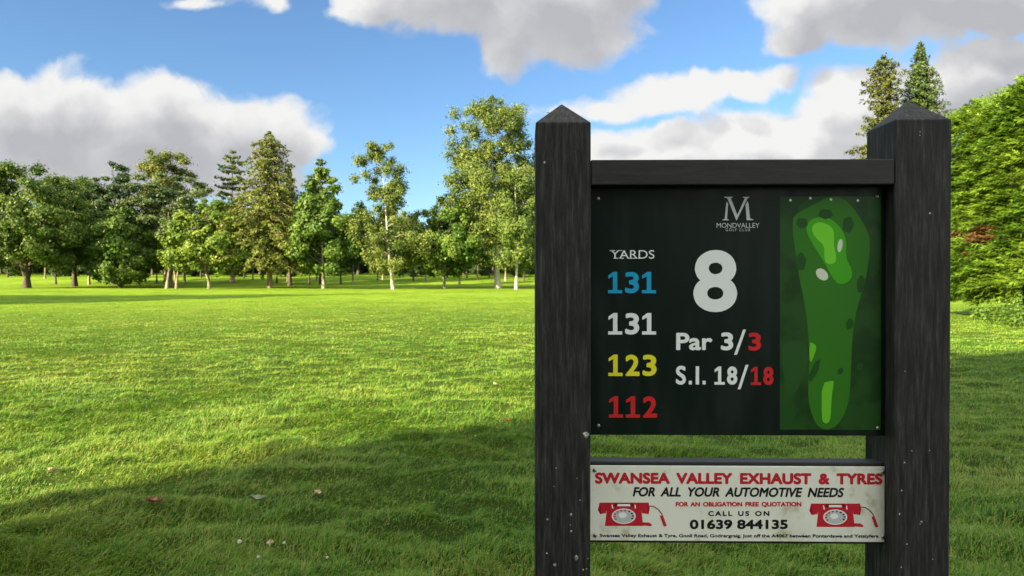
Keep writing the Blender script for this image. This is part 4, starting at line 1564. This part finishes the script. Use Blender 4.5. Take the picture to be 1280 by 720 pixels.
# ------------------------------------------------------------------ small things lying and growing in the grass
def on_lawn(px, py):
    """the spot of the lawn that photo pixel shows."""
    D = CAM_H * F_PX / (py - HOR)
    for _ in range(4):
        X = (px - 640) / F_PX * D
        D = (CAM_H - gz(X, D)) * F_PX / (py - HOR)
    X = (px - 640) / F_PX * D
    return X, D, gz(X, D)


def dry_leaf(seed, L, W, curl, mat):
    rr = random.Random(seed)
    nu, nv = 9, 5
    v, f = [], []
    for i in range(nu):
        s = i / (nu - 1)
        w = W * math.sin(math.pi * min(1, s * 0.93 + 0.05)) ** 0.8 * rr.uniform(0.85, 1.1)
        for j in range(nv):
            t = j / (nv - 1) * 2 - 1
            v.append((L * (s - 0.5), t * w / 2, curl * L * (abs(t) ** 1.6 * 0.8 + (s - 0.5) ** 2 * 1.4) + rr.uniform(-1, 1) * 0.02 * L))
    for i in range(nu - 1):
        for j in range(nv - 1):
            a = i * nv + j
            f.append((a, a + 1, a + nv + 1, a + nv))
    me = bpy.data.meshes.new("blade")
    me.from_pydata(v, [], f)
    me.materials.append(mat)
    me.polygons.foreach_set("use_smooth", np.ones(len(f), bool))
    me.update()
    mb = MB()
    mb.tube([(-L * 0.5, 0, 0.3 * curl * L), (-L * 0.72, 0.004, 0.4 * curl * L), (-L * 0.85, 0.0, 0.2 * curl * L)], [0.0012, 0.001, 0.0008], 5)
    return me, mb.mesh("stalk", [mat])


def build_litter():
    brown = bark_mat("brown_dry_leaf", (0.16, 0.075, 0.032), (0.34, 0.20, 0.11), (60, 60, 60))
    beige = bark_mat("beige_dry_leaf", (0.42, 0.30, 0.17), (0.60, 0.46, 0.30), (50, 50, 50))
    red = bark_mat("red_dry_leaf", (0.20, 0.035, 0.020), (0.36, 0.08, 0.04), (50, 50, 50))
    L = [("fallen_leaf", "brown curled dead leaf lying in the shaded grass at lower left", 191, 641, 0.085, 0.045, brown),
         ("fallen_leaf", "tan dead leaf lying in the shaded grass between lower left and post", 395, 624, 0.060, 0.040, beige),
         ("fallen_leaf", "small reddish leaf on the sunlit grass edge next to the left post", 635, 531.5, 0.055, 0.038, red),
         ("fallen_leaf", "pale pink dry leaf high on the sunlit grass left of the post", 620, 483, 0.075, 0.060, beige),
         ("fallen_leaf", "pale yellow dry leaf on sunlit grass near the left frame edge", 65, 595, 0.060, 0.035, beige),
         ("fallen_leaf", "greyish tan leaf half sunk among the clover flowers", 337, 689, 0.055, 0.035, beige)]
    for i, (nm, lb, px, py, ln, wd, m) in enumerate(L):
        X, D, z = on_lawn(px, py)
        t = thing(nm, lb, "leaf", (X, D, z + 0.024), 0.6 + i * 1.1)
        t.rotation_euler = (0.25 * math.sin(i * 2.0) + 0.25, 0.2 * math.cos(i), 0.4 + i * 0.9)
        b, s = dry_leaf(i, ln * 0.85, wd * 0.8, 0.34, m)
        obj("leaf_blade", b, t)
        obj("stalk", s, t)
    scrap = flat_mat("pale_scrap", (0.24, 0.27, 0.17, 1), 0.3, 0.5)
    X, D, z = on_lawn(322, 631)
    me, _ = dry_leaf(40, 0.075, 0.030, 0.30, scrap)
    t = obj("litter_scrap", me, None, (X, D, z + 0.022), 0.25)
    t.rotation_euler = (0.35, 0.1, 0.15)
    tag(t, "pale greenish crumpled scrap lying in the shaded grass", "litter")
    # clover flowers
    rr = random.Random(8)
    white, stem = flat_mat("clover_white", (0.62, 0.60, 0.52, 1), 0.6, 0.2), flat_mat("clover_stem", (0.08, 0.16, 0.02, 1), 0.6, 0.2)
    hb = MB()
    for k in range(46):
        z = 1 - 2 * (k + 0.5) / 46
        a = k * 2.399963
        r = math.sqrt(1 - z * z)
        d = Vector((r * math.cos(a), r * math.sin(a), z * 0.9))
        c = d * 0.0075
        hb.tube([d * 0.002, c * 0.8, d * 0.0095], [0.0010, 0.0016, 0.0006], 4)
    head = hb.mesh("flower_head", [white])
    sb = MB()
    sb.tube([(0, 0, -0.055), (0.003, 0, -0.03), (0, 0, 0)], [0.0011, 0.001, 0.0009], 5)
    stm = sb.mesh("stem", [stem])
    src = None
    for px, py in ((298, 692), (354, 692), (321.5, 712), (408, 713), (594, 550.5)):
        X, D, z = on_lawn(px, py)
        loc = (X, D, z + 0.046)
        s = rr.uniform(0.5, 0.66)
        if src is None:
            src = thing("clover_flower", "small white clover flower head standing in the grass", "flower", loc, 0, "white clover flowers in the lawn")
            obj("flower_head", head, src)
            obj("stem", stm, src)
        else:
            copy_thing(src, loc, rr.uniform(0, 6), (s, s, s))


build_litter()
